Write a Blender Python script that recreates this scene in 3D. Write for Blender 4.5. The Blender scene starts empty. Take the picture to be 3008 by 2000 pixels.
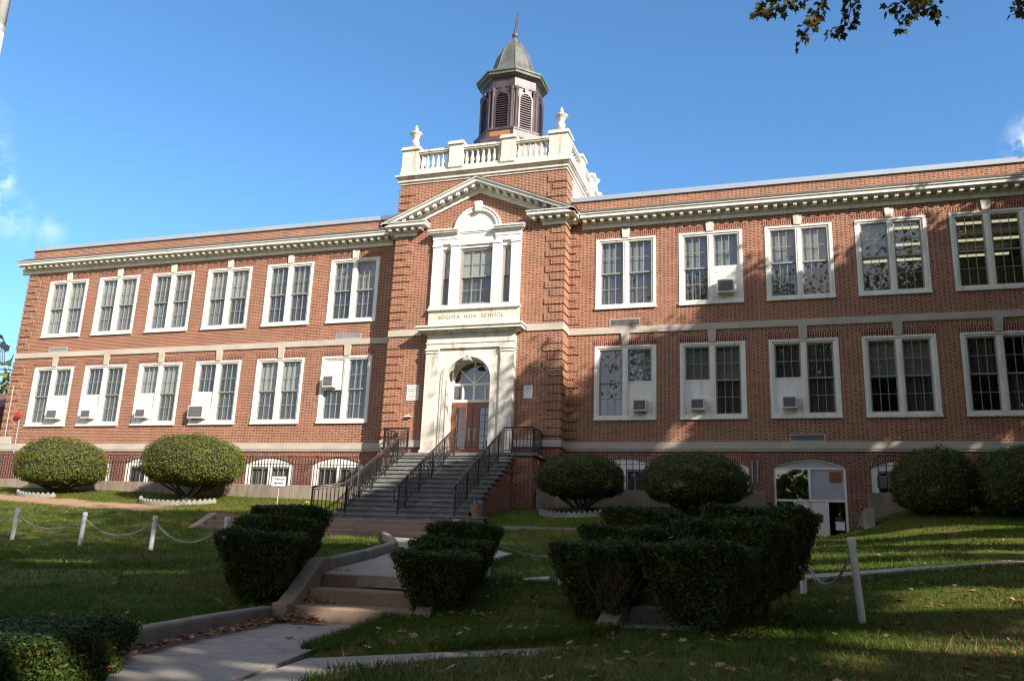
import bpy, math, random
import numpy as np
from mathutils import Matrix, Vector
R = math.radians
SC = bpy.context.scene
COL = SC.collection
PI = math.pi

# ------------------------------------------------------------------ camera
cam_d = bpy.data.cameras.new('camera'); cam = bpy.data.objects.new('camera', cam_d); COL.objects.link(cam)
def cam_rot(yaw, pitch, roll):
    return (Matrix.Rotation(yaw, 3, 'Z') @ Matrix.Rotation(pitch, 3, 'X') @ Matrix.Rotation(roll, 3, 'Y'))
CAM = Vector((12.136, -32.4, 1.6))
CR = cam_rot(R(18.271), R(14.300), R(-2.302))
M3 = Matrix((CR.col[0], CR.col[2], -CR.col[1])).transposed()
cam.matrix_world = Matrix.Translation(CAM) @ M3.to_4x4()
cam_d.sensor_width = 36; cam_d.lens = 29.81; cam_d.clip_end = 3000; cam_d.clip_start = 0.05
SC.camera = cam

# ------------------------------------------------------------------ light
SUN_AZ, SUN_EL = R(58), R(28.5)      # azimuth measured from the facade normal towards +X
sun_dir = Vector((math.sin(SUN_AZ)*math.cos(SUN_EL), -math.cos(SUN_AZ)*math.cos(SUN_EL), math.sin(SUN_EL)))
sl = bpy.data.lights.new('sun', 'SUN'); sun = bpy.data.objects.new('sun', sl); COL.objects.link(sun)
sl.energy = 4.8; sl.angle = R(0.53); sl.color = (1.0, 0.915, 0.80)
sun.rotation_euler = sun_dir.to_track_quat('Z', 'Y').to_euler()
sun.location = (40, -60, 60)
world = bpy.data.worlds.new('World'); SC.world = world; world.use_nodes = True
wn = world.node_tree.nodes; wl = world.node_tree.links; wn.clear()
sky = wn.new('ShaderNodeTexSky'); sky.sky_type = 'NISHITA'; sky.sun_disc = False
sky.sun_elevation = SUN_EL; sky.sun_rotation = math.atan2(sun_dir.x, sun_dir.y)
sky.air_density = 1.0; sky.dust_density = 0.25; sky.ozone_density = 2.6; sky.altitude = 100
bg = wn.new('ShaderNodeBackground'); bg.inputs['Strength'].default_value = 0.115
wo = wn.new('ShaderNodeOutputWorld')
# small fair-weather clouds, placed by their direction in the sky
tc = wn.new('ShaderNodeTexCoord')
noi = wn.new('ShaderNodeTexNoise'); noi.inputs['Scale'].default_value = 38; noi.inputs['Detail'].default_value = 7; noi.inputs['Roughness'].default_value = 0.62
wl.new(tc.outputs['Generated'], noi.inputs['Vector'])
def cloud_dir(u, v):
    return (CR @ Vector(((u-1504)/2490.8, 1, -(v-1000)/2490.8))).normalized()
acc = None
for (u, v, rad, amp) in ((0, 525, .020, .60), (35, 645, .034, .26), (145, 675, .024, .24), (-60, 600, .05, .4), (3012, 430, .022, .9), (3090, 420, .05, 1.0), (-260, 420, .10, .8)):
    d = cloud_dir(u, v)
    dist = wn.new('ShaderNodeVectorMath'); dist.operation = 'DISTANCE'; dist.inputs[1].default_value = d
    wl.new(tc.outputs['Generated'], dist.inputs[0])
    mr = wn.new('ShaderNodeMapRange'); mr.interpolation_type = 'SMOOTHSTEP'
    mr.inputs['From Min'].default_value = rad; mr.inputs['From Max'].default_value = 0.0
    mr.inputs['To Min'].default_value = 0.0; mr.inputs['To Max'].default_value = amp
    wl.new(dist.outputs['Value'], mr.inputs['Value'])
    if acc is None: acc = mr.outputs['Result']
    else:
        mx = wn.new('ShaderNodeMath'); mx.operation = 'MAXIMUM'; wl.new(acc, mx.inputs[0]); wl.new(mr.outputs['Result'], mx.inputs[1]); acc = mx.outputs[0]
nm = wn.new('ShaderNodeMapRange'); nm.inputs['From Min'].default_value = 0.42; nm.inputs['From Max'].default_value = 0.60
wl.new(noi.outputs['Fac'], nm.inputs['Value'])
mul = wn.new('ShaderNodeMath'); mul.operation = 'MULTIPLY'; wl.new(nm.outputs['Result'], mul.inputs[0]); wl.new(acc, mul.inputs[1])
mixc = wn.new('ShaderNodeMix'); mixc.data_type = 'RGBA'
mixc.inputs['B'].default_value = (6.2, 6.5, 7.4, 1)
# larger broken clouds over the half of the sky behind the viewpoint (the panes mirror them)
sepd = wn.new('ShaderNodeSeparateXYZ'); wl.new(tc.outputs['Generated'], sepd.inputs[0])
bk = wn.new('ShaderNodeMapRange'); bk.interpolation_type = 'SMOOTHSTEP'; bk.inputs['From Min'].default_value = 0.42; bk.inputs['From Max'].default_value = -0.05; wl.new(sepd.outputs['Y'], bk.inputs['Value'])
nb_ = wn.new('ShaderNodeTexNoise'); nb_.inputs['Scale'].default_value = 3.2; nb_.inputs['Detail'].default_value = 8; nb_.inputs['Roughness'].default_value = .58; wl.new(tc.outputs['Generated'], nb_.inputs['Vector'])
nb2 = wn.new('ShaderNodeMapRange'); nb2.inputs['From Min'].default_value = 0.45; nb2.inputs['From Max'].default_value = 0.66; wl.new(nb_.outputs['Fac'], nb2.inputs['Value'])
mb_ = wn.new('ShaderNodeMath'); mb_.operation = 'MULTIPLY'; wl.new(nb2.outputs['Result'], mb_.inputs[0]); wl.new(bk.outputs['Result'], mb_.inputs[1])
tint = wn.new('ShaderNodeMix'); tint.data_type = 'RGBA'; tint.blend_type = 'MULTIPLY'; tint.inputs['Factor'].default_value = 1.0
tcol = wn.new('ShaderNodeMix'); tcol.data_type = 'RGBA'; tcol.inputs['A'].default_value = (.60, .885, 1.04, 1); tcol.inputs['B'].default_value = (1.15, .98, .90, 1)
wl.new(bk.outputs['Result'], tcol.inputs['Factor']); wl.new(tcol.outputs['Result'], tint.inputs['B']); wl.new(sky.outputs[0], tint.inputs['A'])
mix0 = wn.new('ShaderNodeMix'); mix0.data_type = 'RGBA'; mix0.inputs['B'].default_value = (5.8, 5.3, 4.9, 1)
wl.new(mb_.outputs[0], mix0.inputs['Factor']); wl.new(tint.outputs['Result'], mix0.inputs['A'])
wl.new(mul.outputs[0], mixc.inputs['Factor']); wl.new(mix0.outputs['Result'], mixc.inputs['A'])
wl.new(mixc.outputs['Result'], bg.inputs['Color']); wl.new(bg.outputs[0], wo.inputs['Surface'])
SC.view_settings.view_transform = 'Standard'; SC.view_settings.look = 'None'
SC.view_settings.exposure = 1.05; SC.view_settings.gamma = 1.0; SC.view_settings.use_curve_mapping = False
SC.render.engine = 'CYCLES'
SC.cycles.filter_width = 1.25
SC.cycles.max_bounces = 8; SC.cycles.transparent_max_bounces = 16

# ------------------------------------------------------------------ helpers
rng = np.random.default_rng(7)
random.seed(7)
class MB:
    def __init__(s): s.v = []; s.f = []; s.m = []
    def add(s, verts, faces, mi=0):
        o = len(s.v); s.v.extend([tuple(p) for p in verts])
        for f in faces: s.f.append(tuple(i+o for i in f)); s.m.append(mi)
    def box(s, x0, x1, y0, y1, z0, z1, mi=0):
        if x0 > x1: x0, x1 = x1, x0
        s.add([(x0,y0,z0),(x1,y0,z0),(x1,y1,z0),(x0,y1,z0),(x0,y0,z1),(x1,y0,z1),(x1,y1,z1),(x0,y1,z1)],
              [(0,3,2,1),(4,5,6,7),(0,1,5,4),(1,2,6,5),(2,3,7,6),(3,0,4,7)], mi)
    def hexa(s, b, t, mi=0):      # 4 bottom points, 4 top points, counter-clockwise seen from above
        s.add(list(b)+list(t), [(0,3,2,1),(4,5,6,7),(0,1,5,4),(1,2,6,5),(2,3,7,6),(3,0,4,7)], mi)
    def quad(s, a, b, c, d, mi=0): s.add([a,b,c,d], [(0,1,2,3)], mi)
    def tube(s, pts, r, n=6, mi=0, cap=True):
        pts = [Vector(p) for p in pts]; k = len(pts)
        rr = r if hasattr(r, '__len__') else [r]*k
        o = len(s.v); up = Vector((0,0,1)); prev = None
        for i, p in enumerate(pts):
            d = (pts[min(i+1,k-1)]-pts[max(i-1,0)]).normalized()
            if prev is None:
                a = d.orthogonal().normalized()
            else:
                a = (prev - d*prev.dot(d)); a = a.normalized() if a.length > 1e-6 else d.orthogonal().normalized()
            prev = a; b = d.cross(a)
            for j in range(n):
                t = 2*PI*j/n
                s.v.append(tuple(p+(a*math.cos(t)+b*math.sin(t))*rr[i]))
        for i in range(k-1):
            for j in range(n):
                s.f.append((o+i*n+j, o+i*n+(j+1)%n, o+(i+1)*n+(j+1)%n, o+(i+1)*n+j)); s.m.append(mi)
        if cap:
            s.f.append(tuple(o+j for j in range(n))[::-1]); s.m.append(mi)
            s.f.append(tuple(o+(k-1)*n+j for j in range(n))); s.m.append(mi)
    def lathe(s, cx, cy, prof, n=12, rot=0.0, mi=0):   # prof: list of (r, z)
        o = len(s.v); k = len(prof)
        for (r, z) in prof:
            for j in range(n):
                t = rot+2*PI*j/n; s.v.append((cx+r*math.cos(t), cy+r*math.sin(t), z))
        for i in range(k-1):
            for j in range(n):
                s.f.append((o+i*n+j, o+i*n+(j+1)%n, o+(i+1)*n+(j+1)%n, o+(i+1)*n+j)); s.m.append(mi)
        s.f.append(tuple(o+j for j in range(n))[::-1]); s.m.append(mi)
        s.f.append(tuple(o+(k-1)*n+j for j in range(n))); s.m.append(mi)
    def prism(s, poly, y0, y1, mi=0):     # polygon in (x,z), extruded along y
        n = len(poly)
        s.add([(x,y0,z) for x,z in poly]+[(x,y1,z) for x,z in poly],
              [tuple(range(n)), tuple(range(2*n-1, n-1, -1))]+[(i,i+n,(i+1)%n+n,(i+1)%n) for i in range(n)], mi)
    def prism_x(s, poly, x0, x1, mi=0):   # polygon in (y,z), extruded along x
        n = len(poly)
        s.add([(x0,y,z) for y,z in poly]+[(x1,y,z) for y,z in poly],
              [tuple(range(n))[::-1], tuple(range(n, 2*n))]+[(i,(i+1)%n,(i+1)%n+n,i+n) for i in range(n)], mi)
W0 = {}
def off(o):
    return W0.get(o.name, Vector((0,0,0)))
def build(name, mb, mats, parent=None, smooth=False, bevel=0):
    me = bpy.data.meshes.new(name)
    o0 = off(parent) if parent else Vector((0,0,0))
    if isinstance(mb, tuple):
        v, f, mi = mb
        me.from_pydata([tuple(x) for x in (np.asarray(v)-np.array(o0))], [], f)
    else:
        v = mb.v; mi = mb.m
        me.from_pydata([(a-o0.x, b-o0.y, c-o0.z) for a,b,c in v], [], mb.f)
    mats = mats if isinstance(mats, (list, tuple)) else [mats]
    for m in mats: me.materials.append(m)
    if len(mats) > 1: me.polygons.foreach_set('material_index', np.asarray(mi, dtype=np.int32))
    if smooth: me.polygons.foreach_set('use_smooth', np.ones(len(me.polygons), dtype=bool))
    me.update()
    o = bpy.data.objects.new(name, me); COL.objects.link(o)
    if parent: o.parent = parent; W0[o.name] = o0
    if bevel:
        b = o.modifiers.new('bevel', 'BEVEL'); b.width = bevel; b.segments = 2; b.limit_method = 'ANGLE'
    return o
def thing(name, label, cat, loc=(0,0,0), group=None):
    o = bpy.data.objects.new(name, None); COL.objects.link(o); o.location = loc; o.empty_display_size = .2
    W0[o.name] = Vector(loc); o['label'] = label; o['category'] = cat
    if group: o['group'] = group
    return o
def tag(o, label=None, cat=None, group=None, kind=None):
    if label: o['label'] = label
    if cat: o['category'] = cat
    if group: o['group'] = group
    if kind: o['kind'] = kind
    return o

# ------------------------------------------------------------------ materials
def newmat(name):
    m = bpy.data.materials.new(name); m.use_nodes = True
    nt = m.node_tree; b = nt.nodes['Principled BSDF']
    return m, nt, b
def ramp(nt, src, stops):
    r = nt.nodes.new('ShaderNodeValToRGB')
    el = r.color_ramp.elements
    el[0].position, el[0].color = stops[0][0], (*stops[0][1], 1)
    el[1].position, el[1].color = stops[-1][0], (*stops[-1][1], 1)
    for p, c in stops[1:-1]:
        e = el.new(p); e.color = (*c, 1)
    nt.links.new(src, r.inputs[0]); return r.outputs[0]
def noise(nt, scale, detail=4, rough=.55, vec=None, stretch=None):
    n = nt.nodes.new('ShaderNodeTexNoise'); n.inputs['Scale'].default_value = scale
    n.inputs['Detail'].default_value = detail; n.inputs['Roughness'].default_value = rough
    if vec is None:
        t = nt.nodes.new('ShaderNodeNewGeometry'); vec = t.outputs['Position']
    if stretch:
        mp = nt.nodes.new('ShaderNodeMapping'); mp.inputs['Scale'].default_value = stretch
        nt.links.new(vec, mp.inputs['Vector']); vec = mp.outputs['Vector']
    nt.links.new(vec, n.inputs['Vector']); return n.outputs['Fac']
def mathn(nt, op, a, b=None, c=None):
    n = nt.nodes.new('ShaderNodeMath'); n.operation = op
    for i, x in enumerate((a, b, c)):
        if x is None: continue
        if isinstance(x, (int, float)): n.inputs[i].default_value = x
        else: nt.links.new(x, n.inputs[i])
    return n.outputs[0]
def mixcol(nt, fac, a, b, mode='MIX'):
    n = nt.nodes.new('ShaderNodeMix'); n.data_type = 'RGBA'; n.blend_type = mode
    for k, x in (('Factor', fac), ('A', a), ('B', b)):
        if isinstance(x, tuple): n.inputs[k].default_value = (*x[:3], 1)
        elif isinstance(x, (int, float)): n.inputs[k].default_value = x
        else: nt.links.new(x, n.inputs[k])
    return n.outputs['Result']
def simple(name, c1, c2=None, scale=6, rough=.7, stretch=None, bump=0, metal=0, spec=None, bscale=None):
    m, nt, b = newmat(name)
    if c2 is None: c2 = tuple(x*.82 for x in c1)
    col = ramp(nt, noise(nt, scale, 6, .6, stretch=stretch), [(.3, c2), (.7, c1)])
    nt.links.new(col, b.inputs['Base Color'])
    b.inputs['Roughness'].default_value = rough; b.inputs['Metallic'].default_value = metal
    if spec is not None: b.inputs['Specular IOR Level'].default_value = spec
    if bump:
        bp = nt.nodes.new('ShaderNodeBump'); bp.inputs['Strength'].default_value = bump; bp.inputs['Distance'].default_value = .02
        nt.links.new(noise(nt, bscale or scale*6, 5), bp.inputs['Height']); nt.links.new(bp.outputs[0], b.inputs['Normal'])
    return m
def brick_mat(name, tint=(1,1,1), mort=(.61,.445,.295), soldier=False):
    m, nt, b = newmat(name)
    g = nt.nodes.new('ShaderNodeNewGeometry'); sp = nt.nodes.new('ShaderNodeSeparateXYZ'); nt.links.new(g.outputs['Position'], sp.inputs[0])
    along = mathn(nt, 'ADD', sp.outputs['X'], sp.outputs['Y'])
    up = sp.outputs['Z']
    L, H = .318, .0720
    if soldier:
        along, up = up, along; L, H = .42, .084
    rowf = mathn(nt, 'DIVIDE', up, H)
    row = mathn(nt, 'FLOOR', rowf); gz = mathn(nt, 'FRACT', rowf)
    u = mathn(nt, 'ADD', mathn(nt, 'DIVIDE', along, L), mathn(nt, 'MULTIPLY', row, .5))
    u0 = mathn(nt, 'FLOOR', u); f = mathn(nt, 'FRACT', u)
    big = mathn(nt, 'GREATER_THAN', f, .66)
    d1 = mathn(nt, 'ABSOLUTE', mathn(nt, 'SUBTRACT', f, .66))
    d2 = mathn(nt, 'MINIMUM', f, mathn(nt, 'SUBTRACT', 1.0, f))
    dx = mathn(nt, 'MULTIPLY', mathn(nt, 'MINIMUM', d1, d2), L)
    dz = mathn(nt, 'MULTIPLY', mathn(nt, 'MINIMUM', gz, mathn(nt, 'SUBTRACT', 1.0, gz)), H)
    d = mathn(nt, 'MINIMUM', dx, dz)
    mr = nt.nodes.new('ShaderNodeMapRange'); mr.inputs['From Min'].default_value = .0066; mr.inputs['From Max'].default_value = .0105
    nt.links.new(d, mr.inputs['Value'])
    cmb = nt.nodes.new('ShaderNodeCombineXYZ'); nt.links.new(mathn(nt, 'ADD', mathn(nt, 'MULTIPLY', u0, 2), big), cmb.inputs[0]); nt.links.new(row, cmb.inputs[1])
    wn_ = nt.nodes.new('ShaderNodeTexWhiteNoise'); wn_.noise_dimensions = '2D'; nt.links.new(cmb.outputs[0], wn_.inputs['Vector'])
    def T(c): return tuple(c[i]*tint[i] for i in range(3))
    bs = ramp(nt, wn_.outputs['Value'], [(0, T((.150,.040,.030))), (.10, T((.205,.045,.028))), (.45, T((.250,.054,.031))), (.80, T((.290,.073,.038))), (1, T((.34,.110,.054)))])
    bh = ramp(nt, wn_.outputs['Value'], [(0, T((.050,.032,.034))), (.24, T((.090,.040,.036))), (.36, T((.200,.047,.030))), (.85, T((.260,.062,.035))), (1, T((.32,.100,.050)))])
    bc = mixcol(nt, big, bs, bh)
    big_n = noise(nt, .45, 5, .6)
    bc = mixcol(nt, 1.0, bc, ramp(nt, big_n, [(.28, (.74,.74,.77)), (.72, (1.20,1.17,1.12))]), 'MULTIPLY')
    # rain streaks and soot, running down the wall
    st = noise(nt, 1.0, 5, .6, stretch=(1.6, 1.6, .16))
    bc = mixcol(nt, 1.0, bc, ramp(nt, st, [(.30, (.72,.70,.70)), (.56, (1,1,1))]), 'MULTIPLY')
    mn = noise(nt, 1.3, 4)
    mc = ramp(nt, mn, [(.3, tuple(x*.86 for x in mort)), (.7, tuple(x*1.10 for x in mort))])
    nt.links.new(mixcol(nt, mr.outputs['Result'], mc, bc), b.inputs['Base Color'])
    b.inputs['Roughness'].default_value = .88; b.inputs['Specular IOR Level'].default_value = .25
    bp = nt.nodes.new('ShaderNodeBump'); bp.inputs['Strength'].default_value = .5; bp.inputs['Distance'].default_value = .012
    nt.links.new(mr.outputs['Result'], bp.inputs['Height']); nt.links.new(bp.outputs[0], b.inputs['Normal'])
    return m
BRICK = brick_mat('brick', tint=(.90,.93,.96)); BRICK_LOW = brick_mat('basement_brick', tint=(.85,.78,.80), mort=(.36,.28,.22)); SOLDIER = brick_mat('soldier_brick', tint=(.80,.72,.74), mort=(.50,.38,.29), soldier=True)
PARB = brick_mat('parapet_brick', tint=(1.0,1.18,1.2))
def streaked(name, c1, c2, rough, streak=(.70,.67,.62), lo=.30, hi=.47, sc=1.5):
    m, nt, b = newmat(name)
    c = ramp(nt, noise(nt, 1.8, 6, .6), [(.3, c2), (.7, c1)])
    st = noise(nt, sc, 7, .68, stretch=(2.6, 2.6, .32))
    c = mixcol(nt, 1.0, c, ramp(nt, st, [(lo, streak), (hi, (1,1,1))]), 'MULTIPLY')
    sp = noise(nt, 14, 5, .7)
    c = mixcol(nt, 1.0, c, ramp(nt, sp, [(.28, (.84,.82,.79)), (.42, (1,1,1))]), 'MULTIPLY')
    nt.links.new(c, b.inputs['Base Color']); b.inputs['Roughness'].default_value = rough
    return m
WHITE = streaked('white_paint', (.82,.80,.73), (.73,.70,.63), .5)
CREAM = simple('sash_paint', (.31,.297,.25), (.26,.248,.21), 5, .5)
STONE = streaked('limestone', (.72,.67,.58), (.58,.53,.45), .85, (.55,.52,.48), .30, .50)
BAND = simple('band_stone', (.52,.46,.38), (.38,.335,.28), 1.4, .88, stretch=(.7,.7,1.6), bump=.12)
def door_stone():
    m, nt, b = newmat('weathered_limestone')
    c = ramp(nt, noise(nt, 1.3, 6, .6, stretch=(1,1,.6)), [(.3, (.58,.53,.46)), (.7, (.74,.69,.61))])
    s = noise(nt, 2.4, 7, .68, stretch=(1.4,1.4,.5))
    c = mixcol(nt, 1.0, c, ramp(nt, s, [(.30, (.45,.43,.40)), (.48, (1,1,1))]), 'MULTIPLY')
    nt.links.new(c, b.inputs['Base Color']); b.inputs['Roughness'].default_value = .85
    return m
DSTONE = door_stone()
CONC = simple('concrete', (.34,.29,.225), (.235,.20,.155), 2.2, .92, bump=.25)
CONCD = simple('stained_concrete', (.30,.245,.185), (.16,.125,.10), 1.6, .92, stretch=(2,2,.45), bump=.25)
CONCR = simple('red_concrete', (.32,.215,.165), (.22,.14,.105), 2.6, .92, bump=.25)
METALG = simple('coping_metal', (.52,.58,.62), (.44,.50,.55), .6, .35, metal=.55)
ROOFG = simple('cornice_flashing', (.105,.092,.076), (.07,.062,.052), 1.2, .6)
IRON = simple('black_iron', (.026,.020,.020), (.014,.012,.012), 12, .45)
BRONZE = simple('rail_bronze', (.055,.036,.032), (.03,.022,.02), 9, .45)
GALV = simple('galvanised', (.42,.42,.42), (.34,.34,.34), 8, .5, metal=.3)
ACW = simple('ac_white', (.72,.71,.68), (.62,.61,.57), 7, .45)
ACD = simple('ac_grille', (.17,.16,.155), (.12,.115,.11), 30, .6)
SHADE_L = simple('roller_shade', (.45,.435,.375), (.41,.395,.34), .9, .9)
SHADE_M = simple('shade_grey', (.26,.25,.22), (.22,.21,.19), .9, .9)
CURT = simple('dark_curtain', (.13,.125,.118), (.045,.045,.046), 3.0, .95, stretch=(7,1,.15))
ROOM = simple('room_wall', (.34,.335,.30), (.28,.275,.24), 1, .9)
BARK = simple('bark', (.075,.055,.042), (.035,.026,.02), 14, .95, stretch=(1,1,.25), bump=.5)
def glass_mat(name, tint=(.80,.84,.84), refl=.10):
    m = bpy.data.materials.new(name); m.use_nodes = True; nt = m.node_tree; nt.nodes.clear()
    o = nt.nodes.new('ShaderNodeOutputMaterial'); tr = nt.nodes.new('ShaderNodeBsdfTransparent'); tr.inputs[0].default_value = (*tint, 1)
    gl = nt.nodes.new('ShaderNodeBsdfGlossy'); gl.inputs['Roughness'].default_value = .015; gl.inputs['Color'].default_value = (1,1,1,1)
    fr = nt.nodes.new('ShaderNodeLayerWeight'); fr.inputs['Blend'].default_value = .5
    bp = nt.nodes.new('ShaderNodeBump'); bp.inputs['Strength'].default_value = .05; bp.inputs['Distance'].default_value = .01
    nt.links.new(noise(nt, 1.7, 1), bp.inputs['Height']); nt.links.new(bp.outputs[0], gl.inputs['Normal'])
    a = mathn(nt, 'ADD', mathn(nt, 'MULTIPLY', mathn(nt, 'POWER', fr.outputs['Facing'], 4.0), .8), refl)
    mx = nt.nodes.new('ShaderNodeMixShader'); nt.links.new(a, mx.inputs[0]); nt.links.new(tr.outputs[0], mx.inputs[1]); nt.links.new(gl.outputs[0], mx.inputs[2])
    nt.links.new(mx.outputs[0], o.inputs[0]); return m
GLASS = glass_mat('window_glass', refl=.11); GLASSR = glass_mat('reflective_glass', (.5,.58,.6), .15)
WOODD = simple('door_wood', (.27,.098,.048), (.17,.058,.030), 5, .38, stretch=(6,1,.35))
WOODP = simple('orange_ply', (.42,.17,.06), (.30,.11,.035), 5, .7, stretch=(6,6,.4))
COPPER = simple('brown_copper', (.125,.095,.098), (.050,.040,.046), 2.0, .42, stretch=(2,2,.4), metal=.35)
PATINA = simple('patina_copper', (.135,.145,.130), (.075,.072,.068), 2.3, .5, stretch=(1.6,1.6,.35), metal=.2)
PATGREEN = simple('green_patina', (.130,.150,.110), (.07,.07,.058), 3.0, .6, metal=.1)
STUCCO = simple('pale_stucco', (.74,.68,.60), (.66,.52,.46), .8, .9)
BLUEST_ = None
def bluestone():
    m, nt, b = newmat('bluestone')
    c = ramp(nt, noise(nt, 1.3, 6, .6), [(.28, (.105,.106,.095)), (.6, (.165,.168,.155)), (.85, (.22,.21,.175))])
    rust = noise(nt, 2.2, 5, .65)
    c = mixcol(nt, ramp(nt, rust, [(.62, (0,0,0)), (.76, (.6,.6,.6))]), c, (.20,.115,.05))
    chalk = noise(nt, 3.2, 7, .75, stretch=(1.0,1.0,7.0))
    c = mixcol(nt, ramp(nt, chalk, [(.54, (0,0,0)), (.66, (.8,.8,.8))]), c, (.46,.47,.47))
    nt.links.new(c, b.inputs['Base Color']); b.inputs['Roughness'].default_value = .75
    return m
BLUEST = bluestone()
def grass_mat():
    m, nt, b = newmat('lawn')
    n1 = noise(nt, .5, 6, .6); n2 = noise(nt, 9, 5, .7); n3 = noise(nt, 1.7, 5, .6)
    c = ramp(nt, n1, [(.28, (.048,.082,.008)), (.5, (.068,.092,.011)), (.72, (.150,.115,.030))])
    c = mixcol(nt, 1.0, c, ramp(nt, n2, [(.25, (.50,.52,.5)), (.75, (1.4,1.36,1.3))]), 'MULTIPLY')
    c = mixcol(nt, ramp(nt, n3, [(.54, (0,0,0)), (.74, (.8,.8,.8))]), c, (.165,.112,.052))
    # trodden dirt strip along the foot of the left wing
    g = nt.nodes.new('ShaderNodeNewGeometry'); sp = nt.nodes.new('ShaderNodeSeparateXYZ'); nt.links.new(g.outputs['Position'], sp.inputs[0])
    yl = mathn(nt, 'ADD', mathn(nt, 'MULTIPLY', mathn(nt, 'ADD', sp.outputs['X'], 15.0), -.10), -6.05)
    wob = mathn(nt, 'MULTIPLY', mathn(nt, 'SUBTRACT', noise(nt, 1.2, 5, .65), .5), 1.5)
    dd_ = mathn(nt, 'ABSOLUTE', mathn(nt, 'ADD', mathn(nt, 'SUBTRACT', sp.outputs['Y'], yl), wob))
    mr = nt.nodes.new('ShaderNodeMapRange'); mr.interpolation_type = 'SMOOTHSTEP'
    mr.inputs['From Min'].default_value = .95; mr.inputs['From Max'].default_value = .45; nt.links.new(dd_, mr.inputs['Value'])
    xr = nt.nodes.new('ShaderNodeMapRange'); xr.inputs['From Min'].default_value = -8.5; xr.inputs['From Max'].default_value = -11.0; nt.links.new(sp.outputs['X'], xr.inputs['Value'])
    c = mixcol(nt, mathn(nt, 'MULTIPLY', mr.outputs['Result'], xr.outputs['Result']), c, mixcol(nt, n2, (.28,.17,.105), (.38,.25,.16)))
    nt.links.new(c, b.inputs['Base Color']); b.inputs['Roughness'].default_value = .95; b.inputs['Specular IOR Level'].default_value = .1
    bp = nt.nodes.new('ShaderNodeBump'); bp.inputs['Strength'].default_value = .7; bp.inputs['Distance'].default_value = .05
    nt.links.new(n2, bp.inputs['Height']); nt.links.new(bp.outputs[0], b.inputs['Normal'])
    return m
LAWN = grass_mat()
def leaf_mat(name, c, trans=.25, rough=.6):
    m, nt, b = newmat(name)
    col = ramp(nt, noise(nt, 5, 3), [(.3, tuple(x*.75 for x in c)), (.7, tuple(x*1.2 for x in c))])
    nt.links.new(col, b.inputs['Base Color']); b.inputs['Roughness'].default_value = rough; b.inputs['Specular IOR Level'].default_value = .2
    if trans:
        o = nt.nodes['Material Output']; t = nt.nodes.new('ShaderNodeBsdfTranslucent'); nt.links.new(col, t.inputs[0])
        mx = nt.nodes.new('ShaderNodeMixShader'); mx.inputs[0].default_value = trans
        nt.links.new(b.outputs[0], mx.inputs[1]); nt.links.new(t.outputs[0], mx.inputs[2]); nt.links.new(mx.outputs[0], o.inputs[0])
    return m
YEW = [leaf_mat('yew_dark', (.045,.066,.014)), leaf_mat('yew_mid', (.105,.130,.022)), leaf_mat('yew_light', (.180,.185,.032)), leaf_mat('yew_orange', (.24,.115,.022))]
HEDGE = [leaf_mat('hedge_dark', (.028,.048,.010)), leaf_mat('hedge_mid', (.052,.084,.015)), leaf_mat('hedge_light', (.092,.130,.024)), leaf_mat('hedge_orange', (.26,.11,.025))]
TWIG = simple('brown_twigs', (.085,.048,.028), (.045,.026,.016), 10, .9)
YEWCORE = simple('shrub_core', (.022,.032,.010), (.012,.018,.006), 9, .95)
TREE = [leaf_mat('tree_leaf_dark', (.060,.085,.018), .45), leaf_mat('tree_leaf', (.105,.130,.028), .45), leaf_mat('tree_leaf_autumn', (.22,.150,.030), .45)]
MAPLE = [leaf_mat('maple_leaf', (.085,.072,.014), .45), leaf_mat('maple_leaf_olive', (.145,.105,.020), .5), leaf_mat('maple_leaf_dark', (.045,.045,.012), .35)]
BLADE = [leaf_mat('blade_green', (.042,.092,.006), .4), leaf_mat('blade_light', (.085,.122,.012), .4), leaf_mat('blade_straw', (.21,.165,.070), .3)]
FALLEN = [leaf_mat('fallen_brown', (.32,.140,.060), .15), leaf_mat('fallen_tan', (.46,.26,.135), .15), leaf_mat('fallen_dark', (.13,.055,.03), .1)]
POSTW = simple('post_white', (.72,.72,.70), (.58,.57,.54), 9, .5)
SIGNW = simple('sign_white', (.80,.79,.76), (.76,.75,.72), 3, .5)
SIGNB = simple('sign_black', (.02,.02,.02)); SIGNR = simple('sign_red', (.50,.05,.04))
INSC = simple('inscription_stain', (.30,.19,.12), (.24,.15,.09), 4, .9)  # brownish stain colour of the inscription letters
def lamp_mat():
    m, nt, b = newmat('lamp_tube'); b.inputs['Emission Color'].default_value = (1,.90,.55,1); b.inputs['Emission Strength'].default_value = .38
    return m
LAMPT = lamp_mat()
PANELG = simple('grey_panel', (.44,.43,.46), (.38,.37,.40), 2, .6)
CLAY = simple('terracotta', (.30,.20,.13), (.22,.14,.09), 8, .85)

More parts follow.
